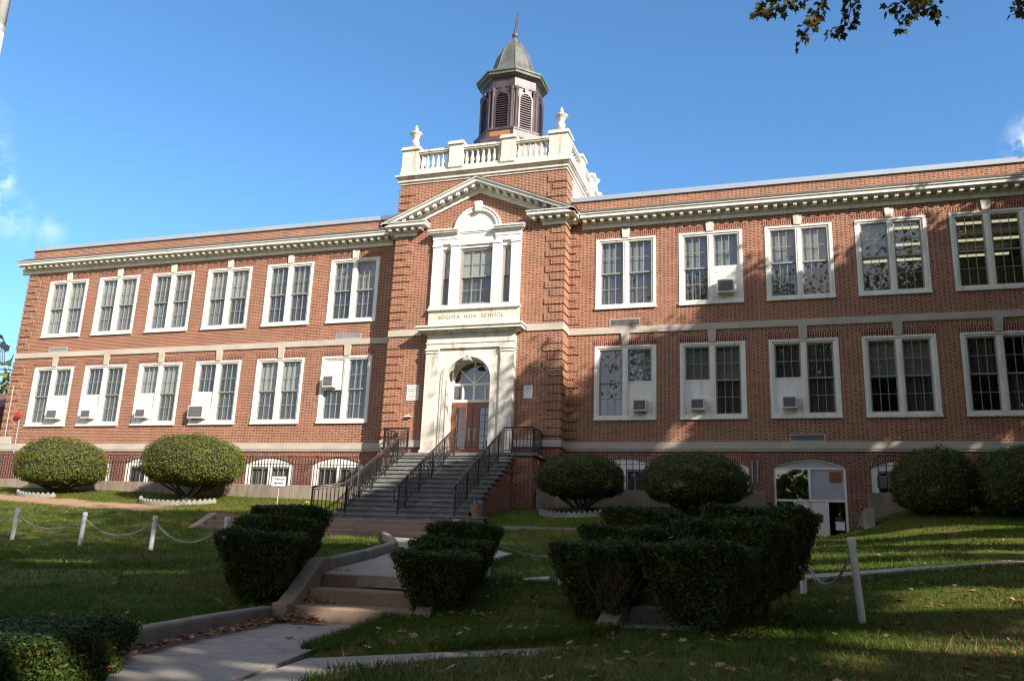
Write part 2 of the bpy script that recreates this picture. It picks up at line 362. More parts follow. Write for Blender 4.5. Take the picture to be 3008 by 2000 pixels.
# ------------------------------------------------------------------ terrain
CP = np.array([
 (-45,-1.5,4.2),(-30,-1.8,4.0),(-25,-1.8,3.88),(-15,-1.8,3.72),(-9,-1.8,3.58),(-5,-1.8,3.50),(0,-1.8,3.3),(4.5,-1.8,3.42),(7,-1.8,3.46),(9.5,-1.8,3.45),(11.0,-1.8,3.35),
 (12.0,-0.5,2.55),(13.8,-0.5,2.55),(12.9,-3,2.50),(12.9,-5.5,2.42),(15.3,-1.8,3.45),(15.3,-3.6,3.25),(18,-1.8,3.5),(20,-3.5,3.3),(24,-2,3.6),
 (-30,-5.6,3.6),(-20,-5.6,3.22),(-10,-6.5,2.82),(-7,-7.2,2.66),(9.5,-4.2,3.12),(6,-4.2,3.18),(6,-8,2.45),(9.5,-7.5,2.55),(17,-7,2.75),(22,-8,2.7),(30,-6,3.3),
 (-12,-9.5,2.30),(-5,-9.6,2.0),(0,-9.6,1.98),(-25,-12,2.1),(-40,-12,2.4),(5,-11,2.0),(10,-12,1.85),(15,-12,2.05),(20,-13,2.1),(30,-14,2.3),
 (-7.8,-14.2,1.52),(-5.2,-14.5,1.45),(-2.7,-14.85,1.40),(3.5,-15.5,1.62),(7,-15.5,1.60),(8.6,-18.8,1.20),(12.3,-18.1,1.24),(12.95,-20.5,.97),(15.4,-17.4,1.66),(20,-18,1.7),
 (-20,-20,1.2),(-10,-20,1.1),(0,-20,1.12),(5,-20.2,1.25),(5.8,-23.3,.88),(5.2,-26,.86),(6.6,-26.8,.84),(6.2,-25,.85),(-10,-28,.9),(0,-27,.9),(7.5,-20.5,1.22),(8.3,-23,.90),(8.7,-25.3,.80),(9.6,-22.2,1.0),
 (9.9,-26.6,.84),(10.6,-24.6,.84),(12,-23.2,.92),(12.6,-25.6,.84),(14,-24,.93),(18,-24,1.1),(13,-28,.78),(20,-30,.9),(30,-24,1.4),(8,-31,.72),(12,-34,.0),(0,-34,.3),(24,-34,.2),(-20,-34,.6),(40,-34,.4),
], dtype=float)
def _phi(r2): return np.where(r2 > 1e-12, .5*r2*np.log(np.maximum(r2, 1e-12)), 0)
def _fit():
    X = CP[:, :2]; n = len(X)
    d2 = ((X[:,None]-X[None])**2).sum(-1); K = _phi(d2)+np.eye(n)*.35
    P = np.c_[np.ones(n), X]; A = np.zeros((n+3, n+3)); A[:n,:n] = K; A[:n,n:] = P; A[n:,:n] = P.T
    return np.linalg.solve(A, np.r_[CP[:,2], 0, 0, 0])
_w = _fit()
def tz(x, y):
    x = np.clip(np.asarray(x, float), -44, 40); y = np.clip(np.asarray(y, float), -34, -0.4)
    sh = x.shape; x = x.ravel(); y = y.ravel(); out = np.empty(len(x))
    for s in range(0, len(x), 20000):
        xx = x[s:s+20000]; yy = y[s:s+20000]
        d2 = (xx[:,None]-CP[None,:,0])**2+(yy[:,None]-CP[None,:,1])**2
        out[s:s+20000] = _phi(d2)@_w[:-3]+_w[-3]+_w[-2]*xx+_w[-1]*yy
    return out.reshape(sh)
def tz1(x, y): return float(tz(np.array([x]), np.array([y]))[0])
def inpoly(x, y, poly):
    c = np.zeros(x.shape, bool); n = len(poly)
    for i in range(n):
        x0, y0 = poly[i]; x1, y1 = poly[(i+1) % n]
        c ^= ((y0 > y) != (y1 > y)) & (x < (x1-x0)*(y-y0)/((y1-y0) if y1 != y0 else 1e-9)+x0)
    return c
# paved areas in plan (the lawn sheet drops a little under them)
LOWER = [(8.35,-29.4),(7.95,-28.2),(7.15,-26.8),(6.35,-23.37),(6.50,-23.22),(7.86,-23.0),(7.75,-23.3),(8.45,-26.05),(10.36,-23.12),(10.70,-23.2),(10.52,-23.6),(9.85,-25.4),(9.15,-26.95),(9.75,-29.4)]
UPPER = [(5.75,-21.65),(7.30,-21.75),(7.35,-20.5),(6.85,-17.5),(6.75,-15.3),(2.9,-9.0),(2.5,-8.7),(.7,-8.7),(.85,-9.2),(4.1,-15.2),(4.9,-18.0),(5.35,-20.2)]
STAIRP = [(6.45,-23.25),(7.95,-23.1),(7.35,-21.6),(5.7,-21.5)]
STAIR2P = [(10.32,-22.97),(11.2,-22.97),(11.2,-20.6),(10.36,-20.6)]
RIGHTP = [(10.4,-20.7),(11.2,-20.7),(11.5,-18.6),(12.5,-17.15),(16,-16.3),(24,-15.5),(24,-14.9),(16,-15.75),(12.2,-16.55),(10.8,-18.2)]
FLIGHT = [(-6.5,-9.2),(2.6,-9.0),(2.6,-6.6),(-6.1,-6.8)]
def upper_z(y): return float(np.interp(y, [-21.7,-20,-15.4,-9.0], [1.28,1.34,1.66,2.02]))
def paved(x, y):
    m = np.zeros(x.shape, bool)
    for p in (LOWER, UPPER, STAIRP, STAIR2P, RIGHTP, FLIGHT): m |= inpoly(x, y, p)
    return m
def make_ground():
    xs = np.r_[-900,-500,-250,-140,-90,-60, np.arange(-44,-27,1.0), np.arange(-27,2,.30), np.arange(2,17,.11), np.arange(17,26,.35), np.arange(26,41,1.0), 60, 90, 140, 250, 500, 900]
    ys = np.r_[-900,-500,-250,-140,-90,-60, np.arange(-44,-30,.8), np.arange(-30,-14,.11), np.arange(-14,0,.22), 0.3, 2, 5, 10, 20, 40, 90, 250, 900]
    X, Y = np.meshgrid(xs, ys); Z = tz(X, Y)
    bump = .018*np.sin(X*3.1+1.7*np.sin(Y*2.3))*np.sin(Y*2.7+1.3*np.sin(X*1.9))
    Z = Z+bump*((X > -30) & (X < 30) & (Y > -31))
    ar = np.zeros(X.shape, bool)
    for p in (UPPER,): ar |= inpoly(X, Y, p)
    Zu = np.interp(Y, [-21.7,-20,-15.4,-9.0], [1.28,1.34,1.66,2.02])
    Z = np.where(ar, np.minimum(Z, Zu-.07), Z)
    Z = np.where(inpoly(X, Y, LOWER), np.minimum(Z, .69), Z)
    Z = np.where(inpoly(X, Y, STAIRP), .68, Z); Z = np.where(inpoly(X, Y, STAIR2P), .70, Z)
    Z = np.where(inpoly(X, Y, FLIGHT), 1.85, Z); Z = np.where(inpoly(X, Y, RIGHTP), Z-.05, Z)
    Z = np.where(Y > .1, 2.2, Z)
    ny, nx = X.shape
    idx = np.arange(nx*ny).reshape(ny, nx)
    F = np.stack([idx[:-1,:-1], idx[:-1,1:], idx[1:,1:], idx[1:,:-1]], -1).reshape(-1, 4)
    o = build('lawn_ground', (np.stack([X, Y, Z], -1).reshape(-1, 3), F.tolist(), None), LAWN, smooth=True)
    tag(o, kind='structure')
make_ground()

# ------------------------------------------------------------------ the school building
B = thing('school_building', 'long red brick school with pedimented entrance bay, square tower and copper cupola', 'school', (0, 0, 2.3))
UC = [-22.57,-19.38,-16.13,-12.87,-9.55,-6.18]; RC = [6.18,9.55,12.86,16.12,19.35]; RX = [22.6]
XW = 25.25; WW = 1.23
def wall(mb, y, x0, x1, z0, z1, ops, dy, mi=0):
    ops = sorted(ops, key=lambda o: o[0]); cur = x0
    for (a, b, c, top, n) in ops:
        if a > cur: mb.quad((cur,y,z0),(a,y,z0),(a,y,z1),(cur,y,z1), mi)
        xs = [a+(b-a)*i/n for i in range(n+1)]
        tp = top if callable(top) else (lambda x, t=top: t)
        if c > z0: mb.quad((a,y,z0),(b,y,z0),(b,y,c),(a,y,c), mi)
        for p, q in zip(xs[:-1], xs[1:]):
            mb.quad((p,y,tp(p)),(q,y,tp(q)),(q,y,z1),(p,y,z1), mi)
            mb.quad((p,y,tp(p)),(p,y+dy,tp(p)),(q,y+dy,tp(q)),(q,y,tp(q)), mi)
        mb.quad((a,y,c),(a,y+dy,c),(a,y+dy,tp(a)),(a,y,tp(a)), mi)
        mb.quad((b,y,c),(b,y,tp(b)),(b,y+dy,tp(b)),(b,y+dy,c), mi)
        mb.quad((a,y,c),(b,y,c),(b,y+dy,c),(a,y+dy,c), mi)
        cur = b
    if cur < x1: mb.quad((cur,y,z0),(x1,y,z0),(x1,y,z1),(cur,y,z1), mi)
def seg_arch(c, half, spring, rise):
    rad = (half*half+rise*rise)/(2*rise); zc = spring+rise-rad
    return lambda x: zc+math.sqrt(max(rad*rad-(x-c)**2, 0))
BH = 1.22
def arch_of(c, half=BH, spring=5.13, crown=5.43): return seg_arch(c, half, spring, crown-spring)
w = MB()
for (xa, xb, cs) in ((-XW, -3.8, UC), (3.8, XW, RC+RX)):
    bops = []
    for c in cs:
        if c == 12.86: bops.append((c-1.23, c+1.23, 2.3, arch_of(c, 1.23, 5.14, 5.43), 12))
        else: bops.append((c-BH, c+BH, 3.95, arch_of(c), 12))
    wall(w, .012, xa, xb, 2.3, 5.775, bops, .22, 1)
    wall(w, 0, xa, xb, 5.775, 10.5, [(c-WW, c+WW, 6.90, 9.90, 1) for c in cs], .20)
    wall(w, 0, xa, xb, 10.5, 15.1, [(c-WW, c+WW, 11.425, 14.45, 1) for c in cs], .20)
    w.quad((xa,0,15.1),(xb,0,15.1),(xb,0,16.22),(xa,0,16.22), 2)
    w.quad((xb,.3,16.22),(xa,.3,16.22),(xa,.3,15.3),(xb,.3,15.3), 2)
for sx in (-1, 1):
    a, b2 = sx*XW, sx*XW
    w.quad((a,0,2.3),(a,18,2.3),(a,18,16.22),(a,0,16.22), 0)
    w.quad((sx*3.8,-.8,5.775),(sx*3.8,0,5.775),(sx*3.8,0,15.1),(sx*3.8,-.8,15.1), 0)
    w.quad((sx*3.8,-.788,2.3),(sx*3.8,.012,2.3),(sx*3.8,.012,5.775),(sx*3.8,-.788,5.775), 1)
w.quad((-XW,18,2.3),(XW,18,2.3),(XW,18,16.22),(-XW,18,16.22))
# bay and tower front
darch = lambda x: 8.45+math.sqrt(max(.97**2-x*x, 0))
wall(w, -.788, -3.8, 3.8, 2.3, 5.775, [(-1.0, 1.0, 5.38, 5.775, 1)], .1, 1)
wall(w, -.8, -3.8, 3.8, 5.775, 10.6, [(-1.0, 1.0, 5.775, lambda x: 8.45+math.sqrt(max(1.0-x*x, 0)), 16)], .1)
wall(w, -.8, -3.8, 3.8, 10.6, 17.5, [(-1.96, 1.96, 11.66, 14.42, 1)], .1)
for sx in (-1, 1):
    w.quad((sx*3.8,-.8,15.1),(sx*3.8,.25,15.1),(sx*3.8,.25,17.5),(sx*3.8,-.8,17.5))
w.quad((-3.8,6.6,15.1),(3.8,6.6,15.1),(3.8,6.6,17.5),(-3.8,6.6,17.5))
build('brick_wall', w, [BRICK, BRICK_LOW, PARB], B)
for sx in (-1, 1):
    t = MB(); t.quad((sx*3.802,.25,15.1),(sx*3.802,6.6,15.1),(sx*3.802,6.6,17.5),(sx*3.802,.25,17.5))
    build('stucco_wall', t, STUCCO, B)
# quoins
def quoin_rows(z0, z1, pitch=.339):
    k = 0; z = z0
    while z+.27 < z1+.02: yield k, z, z+.27; k += 1; z += pitch
for s_ in (-1, 1):
    for (za, zb, tower) in ((6.20, 10.45, 0), (10.86, 14.95, 0), (15.55, 17.4, 1)):
        q = MB(); w2 = MB()
        for k, a, b_ in quoin_rows(za, zb):
            lf = .78 if k % 2 == 0 else .56; lw = .52 if k % 2 == 0 else .31
            if tower: q.box(s_*(3.8-lf), s_*3.84, -.84, .22, a, b_); continue
            q.box(s_*(3.8-lf), s_*3.84, -.84, .01, a, b_); q.box(s_*3.845, s_*(3.8+lw), -.04, .01, a+.003, b_-.003)
            w2.box(s_*(XW+.04), s_*(XW-lf), -.04, .6, a, b_)
        build('quoin', q, BRICK, B)
        if w2.v: build('quoin', w2, BRICK, B)
# stone bands
bd = MB()
for (xa, xb) in ((-XW-.03, -3.835), (3.835, XW+.03)):
    bd.box(xa, xb, -.05, .05, 10.40, 10.665); bd.box(xa, xb, -.06, .05, 5.78, 6.06)
    bd.box(xa, xb, -.035, .05, 5.70, 5.777)
bd.box(-XW-.045, -XW+.75, -.075, .4, 6.065, 6.42)
for s in (-1, 1):
    bd.box(s*2.31, s*3.85, -.85, 0, 10.45, 10.73)
    bd.box(s*1.93, s*3.86, -.86, 0, 5.77, 6.05)
build('belt_course', bd, [BAND], B)
# main cornice
cp = []
def cornice_profile_boxes(mb, x0, x1, ybase, sx_ends=()):
    # frieze, bed mould, soffit, corona, cyma along x
    mb.box(x0, x1, ybase-.07, ybase+.05, 14.93, 15.02)
    mb.box(x0, x1, ybase-.05, ybase+.05, 15.022, 15.12)
    mb.box(x0, x1, ybase-.12, ybase+.05, 15.122, 15.16)
    mb.box(x0, x1, ybase-.09, ybase+.05, 15.162, 15.28)
    mb.box(x0, x1, ybase-.50, ybase+.05, 15.282, 15.42)
    mb.box(x0, x1, ybase-.55, ybase+.05, 15.422, 15.47)
def modillions(mb, x0, x1, ybase, n=None, step=.358, proj=.40, z=15.135, h=.142):
    n = n or max(1, int(round((x1-x0)/step)))
    for i in range(n):
        c = x0+(x1-x0)*(i+.5)/n
        mb.box(c-.068, c+.068, ybase-proj, ybase-.09, z, z+h)
cn = MB(); PJ = .55
for (xa, xb) in ((-XW-.5, -3.8-PJ-.002), (3.8+PJ+.002, XW+.5)):
    cornice_profile_boxes(cn, xa, xb, 0)
    modillions(cn, max(xa, -XW-.3), min(xb, XW+.3), 0)
# left and right end returns
for s in (-1, 1):
    cn.box(s*(XW+.01), s*(XW+.5), .05, 10, 15.283, 15.42); cn.box(s*(XW+.01), s*(XW+.07), .05, 10, 14.93, 15.15)
# cornice returns around the entrance bay
for s in (-1, 1):
    xi = s*2.62
    cn.box(xi+s*.22, s*3.88, -.88, .0, 14.95, 15.04); cn.box(xi+s*.20, s*3.86, -.86, .0, 15.042, 15.13)
    cn.box(xi+s*.16, s*3.93, -.93, .0, 15.132, 15.17); cn.box(xi+s*.14, s*3.9, -.9, .0, 15.172, 15.28)
    cn.box(s*2.28, s*(3.8+.5), -1.30, .04, 15.283, 15.42); cn.box(s*2.24, s*(3.8+.55), -1.35, .045, 15.423, 15.475)
    for i in range(5):
        c = s*(2.55+i*.355); cn.box(c-.066, c+.066, -1.2, -.9, 15.135, 15.278)
    for yy in (-.62, -.27):
        cn.box(s*3.9, s*4.2, yy-.07, yy+.07, 15.135, 15.278)
build('cornice', cn, WHITE, B)
# raking pediment
SL = .42
def rake(mb, s, x0, x1, y0, y1, za, zb):
    P = lambda x, dz, y: (s*x, y, dz-SL*x)
    b_ = [P(x0,za,y0),P(x1,za,y0),P(x1,za,y1),P(x0,za,y1)]; t_ = [P(x0,zb,y0),P(x1,zb,y0),P(x1,zb,y1),P(x0,zb,y1)]
    if s < 0: b_ = b_[::-1]; t_ = t_[::-1]
    mb.hexa(b_, t_)
pd = MB()
for s in (-1, 1):
    rake(pd, s, 0, 3.9, -.87, -.78, 16.70, 16.80); rake(pd, s, 0, 3.9, -.85, -.78, 16.802, 16.90)
    rake(pd, s, 0, 3.9, -.93, -.78, 16.902, 16.945); rake(pd, s, 0, 3.95, -.89, -.78, 16.947, 17.055)
    rake(pd, s, 0, 4.30, -1.30, -.78, 17.057, 17.20); rake(pd, s, 0, 4.36, -1.37, -.78, 17.202, 17.255)
    for i in range(11):
        c = .19+i*.352
        if c < 3.6: rake(pd, s, c-.068, c+.068, -1.2, -.88, 16.905, 17.05)
build('pediment', pd, WHITE, B)
fl = MB()
for s in (-1, 1):
    rake(fl, s, 0, 4.40, -1.39, -.78, 17.257, 17.285)
for (xa, xb) in ((-XW-.52, -3.8-PJ-.01), (3.8+PJ+.01, XW+.52)):
    fl.add([(xa,-.57,15.472),(xb,-.57,15.472),(xb,-.57,15.49),(xa,-.57,15.49),(xb,.0,15.83),(xa,.0,15.83)], [(0,1,2,3),(3,2,4,5)])
for s in (-1, 1):
    fl.add([(s*(3.8+.57),-1.37,15.478),(s*2.22,-1.37,15.478),(s*2.22,-.8,15.60),(s*(3.8),-.8,15.60),(s*(3.8),.0,15.83),(s*(3.8+.57),.0,15.478),(s*(3.8+.57),-.57,15.49)], [(0,1,2,3),(0,3,4,5)])
build('flashing', fl, ROOFG, B)
co = MB()
for (xa, xb) in ((-XW-.06, -3.81), (3.81, XW+.06)):
    co.box(xa, xb, -.07, .36, 16.20, 16.40)
    co.box(xa, xb, .36, 18.06, 16.0, 16.04)
co.box(-XW-.06,-XW+.3,.37,18.06,16.2,16.4); co.box(XW+.06,XW-.3,.37,18.06,16.2,16.4)
build('parapet_coping', co, METALG, B)
# ----- windows of the two storeys
def sash(mb, xa, xb, za, zb, y, cols=3, rows=2, fw=.055):
    mb.box(xa, xa+fw, y, y+.045, za, zb); mb.box(xb-fw, xb, y, y+.045, za, zb)
    mb.box(xa+fw, xb-fw, y, y+.045, za, za+fw); mb.box(xa+fw, xb-fw, y, y+.045, zb-fw, zb)
    for i in range(1, cols):
        c = xa+fw+(xb-xa-2*fw)*i/cols; mb.box(c-.0105, c+.0105, y+.006, y+.036, za+fw, zb-fw)
    for i in range(1, rows):
        c = za+fw+(zb-za-2*fw)*i/rows; mb.box(xa+fw, xb-fw, y+.007, y+.035, c-.0105, c+.0105)
ACS = {}
def window(c, z0, z1, spec, low, seed):
    """spec: 4 letters UL UR LL LR: L light shade, M mid shade, C curtain, N bare, P panel, Q panel with air conditioner"""
    cw = .19; sill = .20; head = .11; mul = .21
    m = MB()
    xa, xb = c-WW, c+WW
    for s in (-1, 1):
        m.box(c+s*WW, c+s*(WW-.115), -.025, .19, z0+.09, z1)
        m.box(c+s*(WW-.115), c+s*(WW-cw), .015, .19, z0+sill, z1-head)
    m.box(xa+.115, xb-.115, -.022, .19, z1-head+.03, z1-.001); m.box(xa+.115, xb-.115, .018, .19, z1-head-.04, z1-head+.028)
    m.box(c-mul/2, c+mul/2, -.012, .19, z0+sill-.05, z1-head-.04)
    m.box(c-mul/2+.06, c+mul/2-.06, -.03, -.013, z0+sill-.04, z1-head-.05)
    m.box(xa-.01, xb+.01, -.075, .19, z0, z0+.088); m.box(xa+.115, xb-.115, -.018, .19, z0+.09, z0+sill)
    wo_ = build('window', m, WHITE, B)
    sm = MB(); gm = MB(); sh = {'L': MB(), 'M': MB(), 'C': MB()}; pm = MB()
    zm = (z0+sill+z1-head-.04)/2; yU, yL = .075, .12
    for k, ch in enumerate(spec):
        left = k % 2 == 0; upper = k < 2
        xl, xr = (xa+cw, c-mul/2) if left else (c+mul/2, xb-cw)
        za, zb = (zm-.03, z1-head-.04) if upper else (z0+sill, zm+.03)
        y = yU if upper else yL
        if ch in 'PQ':
            pm.box(xl, xr, .055, .10, za, zb)
            pm.box(xl, xr, .045, .056, zb-.06 if not upper else za, zb if not upper else za+.05)
            pm.box(xl, xl+.035, .047, .0545, za+.06, zb-.07); pm.box(xr-.035, xr, .047, .0545, za+.06, zb-.07)
        else:
            sash(sm, xl, xr, za, zb, y)
            gm.quad((xl+.04,y+.022,za+.04),(xr-.04,y+.022,za+.04),(xr-.04,y+.022,zb-.04),(xl+.04,y+.022,zb-.04))
            if ch in 'LMC':
                yy = .215
                if ch == 'C':
                    n = 16
                    xs = [xl-.02+(xr-xl+.04)*i/n for i in range(n+1)]
                    for i in range(n):
                        ya = yy+.03*math.sin(i*2.3+seed); yb = yy+.03*math.sin((i+1)*2.3+seed)
                        sh['C'].quad((xs[i],ya,za-.05),(xs[i+1],yb,za-.05),(xs[i+1],yb,zb+.03),(xs[i],ya,zb+.03))
                else:
                    sh[ch].quad((xl-.02,yy,za-.03),(xr+.02,yy,za-.03),(xr+.02,yy,zb+.05),(xl-.02,yy,zb+.05))
    build('sash', sm, CREAM, wo_); build('pane', gm, GLASS, wo_)
    for k_, mt, nm_ in (('L', SHADE_L, 'shade'), ('M', SHADE_M, 'shade'), ('C', CURT, 'curtain')):
        if sh[k_].v: build(nm_, sh[k_], mt, wo_)
    if pm.v: build('filler_panel', pm, WHITE, wo_)
    # brick flat arch and keystone
    lm = MB(); zt = z1+(.28 if low else .235)
    for s in (-1, 1):
        lm.prism([(c+s*.14, z1+.001), (c+s*1.245, z1+.001), (c+s*1.36, zt), (c+s*.17, zt)][::(1 if s > 0 else -1)], -.008, .03)
    build('lintel', lm, SOLDIER, wo_)
    km = MB(); zk = 10.40 if low else z1+.40
    km.prism([(c-.135, z1+.002), (c+.135, z1+.002), (c+.165, zk), (c-.165, zk)], -.06, .05)
    build('keystone', km, BAND if low else STONE, wo_)
    return wo_
up_spec = {0:'LLLM',1:'LLMM',2:'MMMM',3:'LLMC',4:'MMCC',5:'MMCC',6:'MMCC',7:'MMCQ',8:'MMCC',9:'MNNN',10:'NNNN',11:'NNNN'}
lo_spec = {0:'CCCQ',1:'CCQC',2:'LLQC',3:'CCQC',4:'LLCC',5:'QCCC',6:'CMCQ',7:'MMQC',8:'CCQC',9:'MMNC',10:'CNNC',11:'NNNN'}
for i, c in enumerate(UC+RC+RX):
    window(c, 11.425, 14.45, up_spec[i], False, i)
    window(c, 6.90, 9.90, lo_spec[i], True, i+20)
# interior rooms behind the glass
rm = MB()
for (xa, xb) in ((-XW+.3, -3.9), (3.9, XW-.3)):
    for (za, zb) in ((3.0, 5.75), (6.0, 10.4), (10.6, 15.0)):
        rm.quad((xa,7,za),(xb,7,za),(xb,7,zb),(xa,7,zb)); rm.quad((xa,.24,za),(xb,.24,za),(xb,7,za),(xa,7,za)); rm.quad((xa,.24,zb),(xa,7,zb),(xb,7,zb),(xb,.24,zb))
        for xx in (xa, (xa+xb)/2-.05, xb): rm.quad((xx,.24,za),(xx,7,za),(xx,7,zb),(xx,.24,zb))
rm.quad((-3.6,3,5.3),(3.6,3,5.3),(3.6,3,15),(-3.6,3,15)); rm.quad((-3.6,-.2,10.5),(3.6,-.2,10.5),(3.6,3,10.5),(-3.6,3,10.5))
rm.quad((-3.6,-.2,5.35),(3.6,-.2,5.35),(3.6,3,5.35),(-3.6,3,5.35))
build('interior_wall', rm, ROOM, B)
for xx in (16.6, 19.9):
    for yy in (1.7, 3.6, 5.5):
        lm = MB(); lm.box(xx-1.35, xx+1.35, yy-.07, yy+.07, 14.62, 14.68); build('ceiling_lamp', lm, LAMPT, B)
lm = MB(); lm.box(-6.3,-4.9,1.9,2.1,9.75,9.83); build('ceiling_lamp', lm, LAMPT, B)
# basement windows
for c in UC+RC+RX:
    if c == 12.86: continue
    top = arch_of(c); m = MB(); ts = [c-BH+2*BH*i/14 for i in range(15)]
    for a, b_ in zip(ts[:-1], ts[1:]):        # arched head board
        m.hexa([(a,.06,5.02),(b_,.06,5.02),(b_,.2,5.02),(a,.2,5.02)], [(a,.06,top(a)-.004),(b_,.06,top(b_)-.004),(b_,.2,top(b_)-.004),(a,.2,top(a)-.004)])
    m.box(c-BH+.001, c-BH+.24, .05, .2, 3.95, 5.02); m.box(c+BH-.24, c+BH-.001, .05, .2, 3.95, 5.02)
    m.box(c-.07, c+.07, .055, .2, 3.95, 5.02)
    wo_ = build('basement_window', m, WHITE, B)
    s_ = MB(); g_ = MB(); k_ = MB()
    for (xa, xb) in ((c-BH+.24, c-.07), (c+.07, c+BH-.24)):
        sash(s_, xa, xb, 3.97, 5.0, .10, 3, 1, .05)
        g_.quad((xa+.04,.12,4.0),(xb-.04,.12,4.0),(xb-.04,.12,4.97),(xa+.04,.12,4.97))
        k_.quad((xa,.205,3.97),(xb,.205,3.97),(xb,.205,5.0),(xa,.205,5.0))
    build('sash', s_, CREAM, wo_); build('pane', g_, GLASS, wo_)
    build('shade' if c in (-9.55,) else 'curtain', k_, SHADE_M if c in (-9.55,) else CURT, wo_)
    if c == 16.12:
        v_ = MB(); v_.box(c-1.03, c-.05, .03, .11, 4.42, 4.86)
        for i in range(5): v_.box(c-1.0, c-.08, .012, .032, 4.46+i*.08, 4.505+i*.08)
        build('louvre_vent', v_, ACD, wo_)
    l_ = MB(); n = 26
    for i in range(n):
        a = c-1.3+2.6*i/n; b_ = a+2.6/n
        f = lambda x: arch_of(c)(min(max(x, c-BH), c+BH))
        l_.hexa([(a,-.006+.012,f(a)+.002),(b_,.006,f(b_)+.002),(b_,.03,f(b_)+.002),(a,.03,f(a)+.002)], [(a,.006,f(a)+.21),(b_,.006,f(b_)+.21),(b_,.03,f(b_)+.21),(a,.03,f(a)+.21)])
    build('lintel', l_, SOLDIER, wo_)
# wall vents
for (xa, xb, za, zb, vert) in ((-23.14,-21.95,10.67,10.93,0), (-6.86,-5.58,10.67,10.95,0), (5.53,6.78,10.69,11.0,1), (12.24,13.48,6.065,6.33,1)):
    m = MB(); m.box(xa, xb, -.02, .02, za, za+.035); m.box(xa, xb, -.02, .02, zb-.035, zb); m.box(xa, xa+.05, -.02, .02, za+.035, zb-.035); m.box(xb-.05, xb, -.02, .02, za+.035, zb-.035)
    v = build('wall_vent', m, GALV, B)
    g = MB(); g.quad((xa+.05,-.002,za+.03),(xb-.05,-.002,za+.03),(xb-.05,-.002,zb-.03),(xa+.05,-.002,zb-.03))
    if vert:
        n = 26
        for i in range(n):
            x = xa+.06+(xb-xa-.12)*i/(n-1); g.box(x-.011, x+.011, -.014, -.003, za+.036, zb-.036)
    else:
        for i in range(5):
            z = za+.05+(zb-za-.1)*i/4; g.box(xa+.05, xb-.05, -.014, -.003, z-.012, z+.012)
    build('grille', g, ACD if vert else GALV, v)
# ----- Palladian window over the door
m = MB()
for s in (-1, 1):
    m.box(s*1.96, s*1.56, -.95, -.72, 11.66, 14.30); m.box(s*1.98, s*1.54, -.985, -.72, 14.302, 14.40)
    m.box(s*1.14, s*.74, -.95, -.72, 11.66, 14.30); m.box(s*1.16, s*.72, -.985, -.72, 14.302, 14.40)
    m.box(s*1.97, s*.86, -.96, -.72, 14.402, 14.62); m.box(s*1.99, s*.84, -.985, -.72, 14.622, 14.82)
    m.box(s*2.05, s*.82, -1.06, -.72, 14.822, 14.88); m.box(s*2.12, s*.80, -1.14, -.72, 14.882, 14.955); m.box(s*2.16, s*.78, -1.19, -.72, 14.957, 15.02)
m.box(-.86, .86, -.90, -.72, 14.402, 14.84); m.box(-.86, .86, -.93, -.72, 14.842, 14.90); m.box(-.80, .80, -.96, -.72, 14.902, 14.98)
m.box(-.72, .72, -.86, -.72, 14.20, 14.402); m.box(-.76, .76, -.93, -.72, 14.33, 14.398)
for s in (-1, 1):
    m.box(s*1.54, s*1.16, -.86, -.72, 14.20, 14.402)
m.box(-1.99, 1.99, -.99, -.72, 11.53, 11.66); m.box(-2.04, 2.04, -1.03, -.72, 11.47, 11.528)
n = 26
pts = [(math.cos(PI*i/n), math.sin(PI*i/n)) for i in range(n+1)]
for (ca, sa), (cb, sb) in zip(pts[:-1], pts[1:]):
    for (r0, r1, y0) in ((.0, .86, -.84), (.86, 1.0, -.93), (1.0, 1.06, -.965)):
        m.hexa([(cb*r0,y0,14.985+sb*r0),(cb*r1,y0,14.985+sb*r1),(cb*r1,-.78,14.985+sb*r1),(cb*r0,-.78,14.985+sb*r0)],
               [(ca*r0,y0,14.985+sa*r0),(ca*r1,y0,14.985+sa*r1),(ca*r1,-.78,14.985+sa*r1),(ca*r0,-.78,14.985+sa*r0)])
m.prism([(-.10,15.80),(.10,15.80),(.16,16.24),(-.16,16.24)], -1.03, -.78)
pw = build('palladian_window', m, WHITE, B)
s_ = MB(); g_ = MB(); k1 = MB(); k2 = MB()
for (xa, xb, cols) in ((-.74,.74,3), (-1.56,-1.14,1), (1.14,1.56,1)):
    fr = .075
    s_.box(xa, xa+fr, -.80, -.69, 11.66, 14.2); s_.box(xb-fr, xb, -.80, -.69, 11.66, 14.2); s_.box(xa+fr, xb-fr, -.80, -.69, 14.10, 14.2); s_.box(xa+fr, xb-fr, -.80, -.69, 11.66, 11.76)
    a, b_ = xa+fr, xb-fr
    sash(s_, a, b_, 12.90, 14.10, -.76, cols, 2, .05); sash(s_, a, b_, 11.76, 12.96, -.71, cols, 2, .05)
    g_.quad((a+.03,-.74,12.93),(b_-.03,-.74,12.93),(b_-.03,-.74,14.07),(a+.03,-.74,14.07)); g_.quad((a+.03,-.69,11.8),(b_-.03,-.69,11.8),(b_-.03,-.69,12.93),(a+.03,-.69,12.93))
    k1.quad((a-.02,-.685,12.93),(b_+.02,-.685,12.93),(b_+.02,-.685,14.09),(a-.02,-.685,14.09))
    for i in range(14):
        x0 = a-.02+(b_-a+.04)*i/14; x1 = a-.02+(b_-a+.04)*(i+1)/14
        k2.quad((x0,-.60+.02*(i%2),11.7),(x1,-.60+.02*((i+1)%2),11.7),(x1,-.60+.02*((i+1)%2),12.95),(x0,-.60+.02*(i%2),12.95))
build('sash', s_, CREAM, pw); build('pane', g_, GLASS, pw); build('shade', k1, SHADE_L, pw); build('curtain', k2, CURT, pw)
bl = MB()
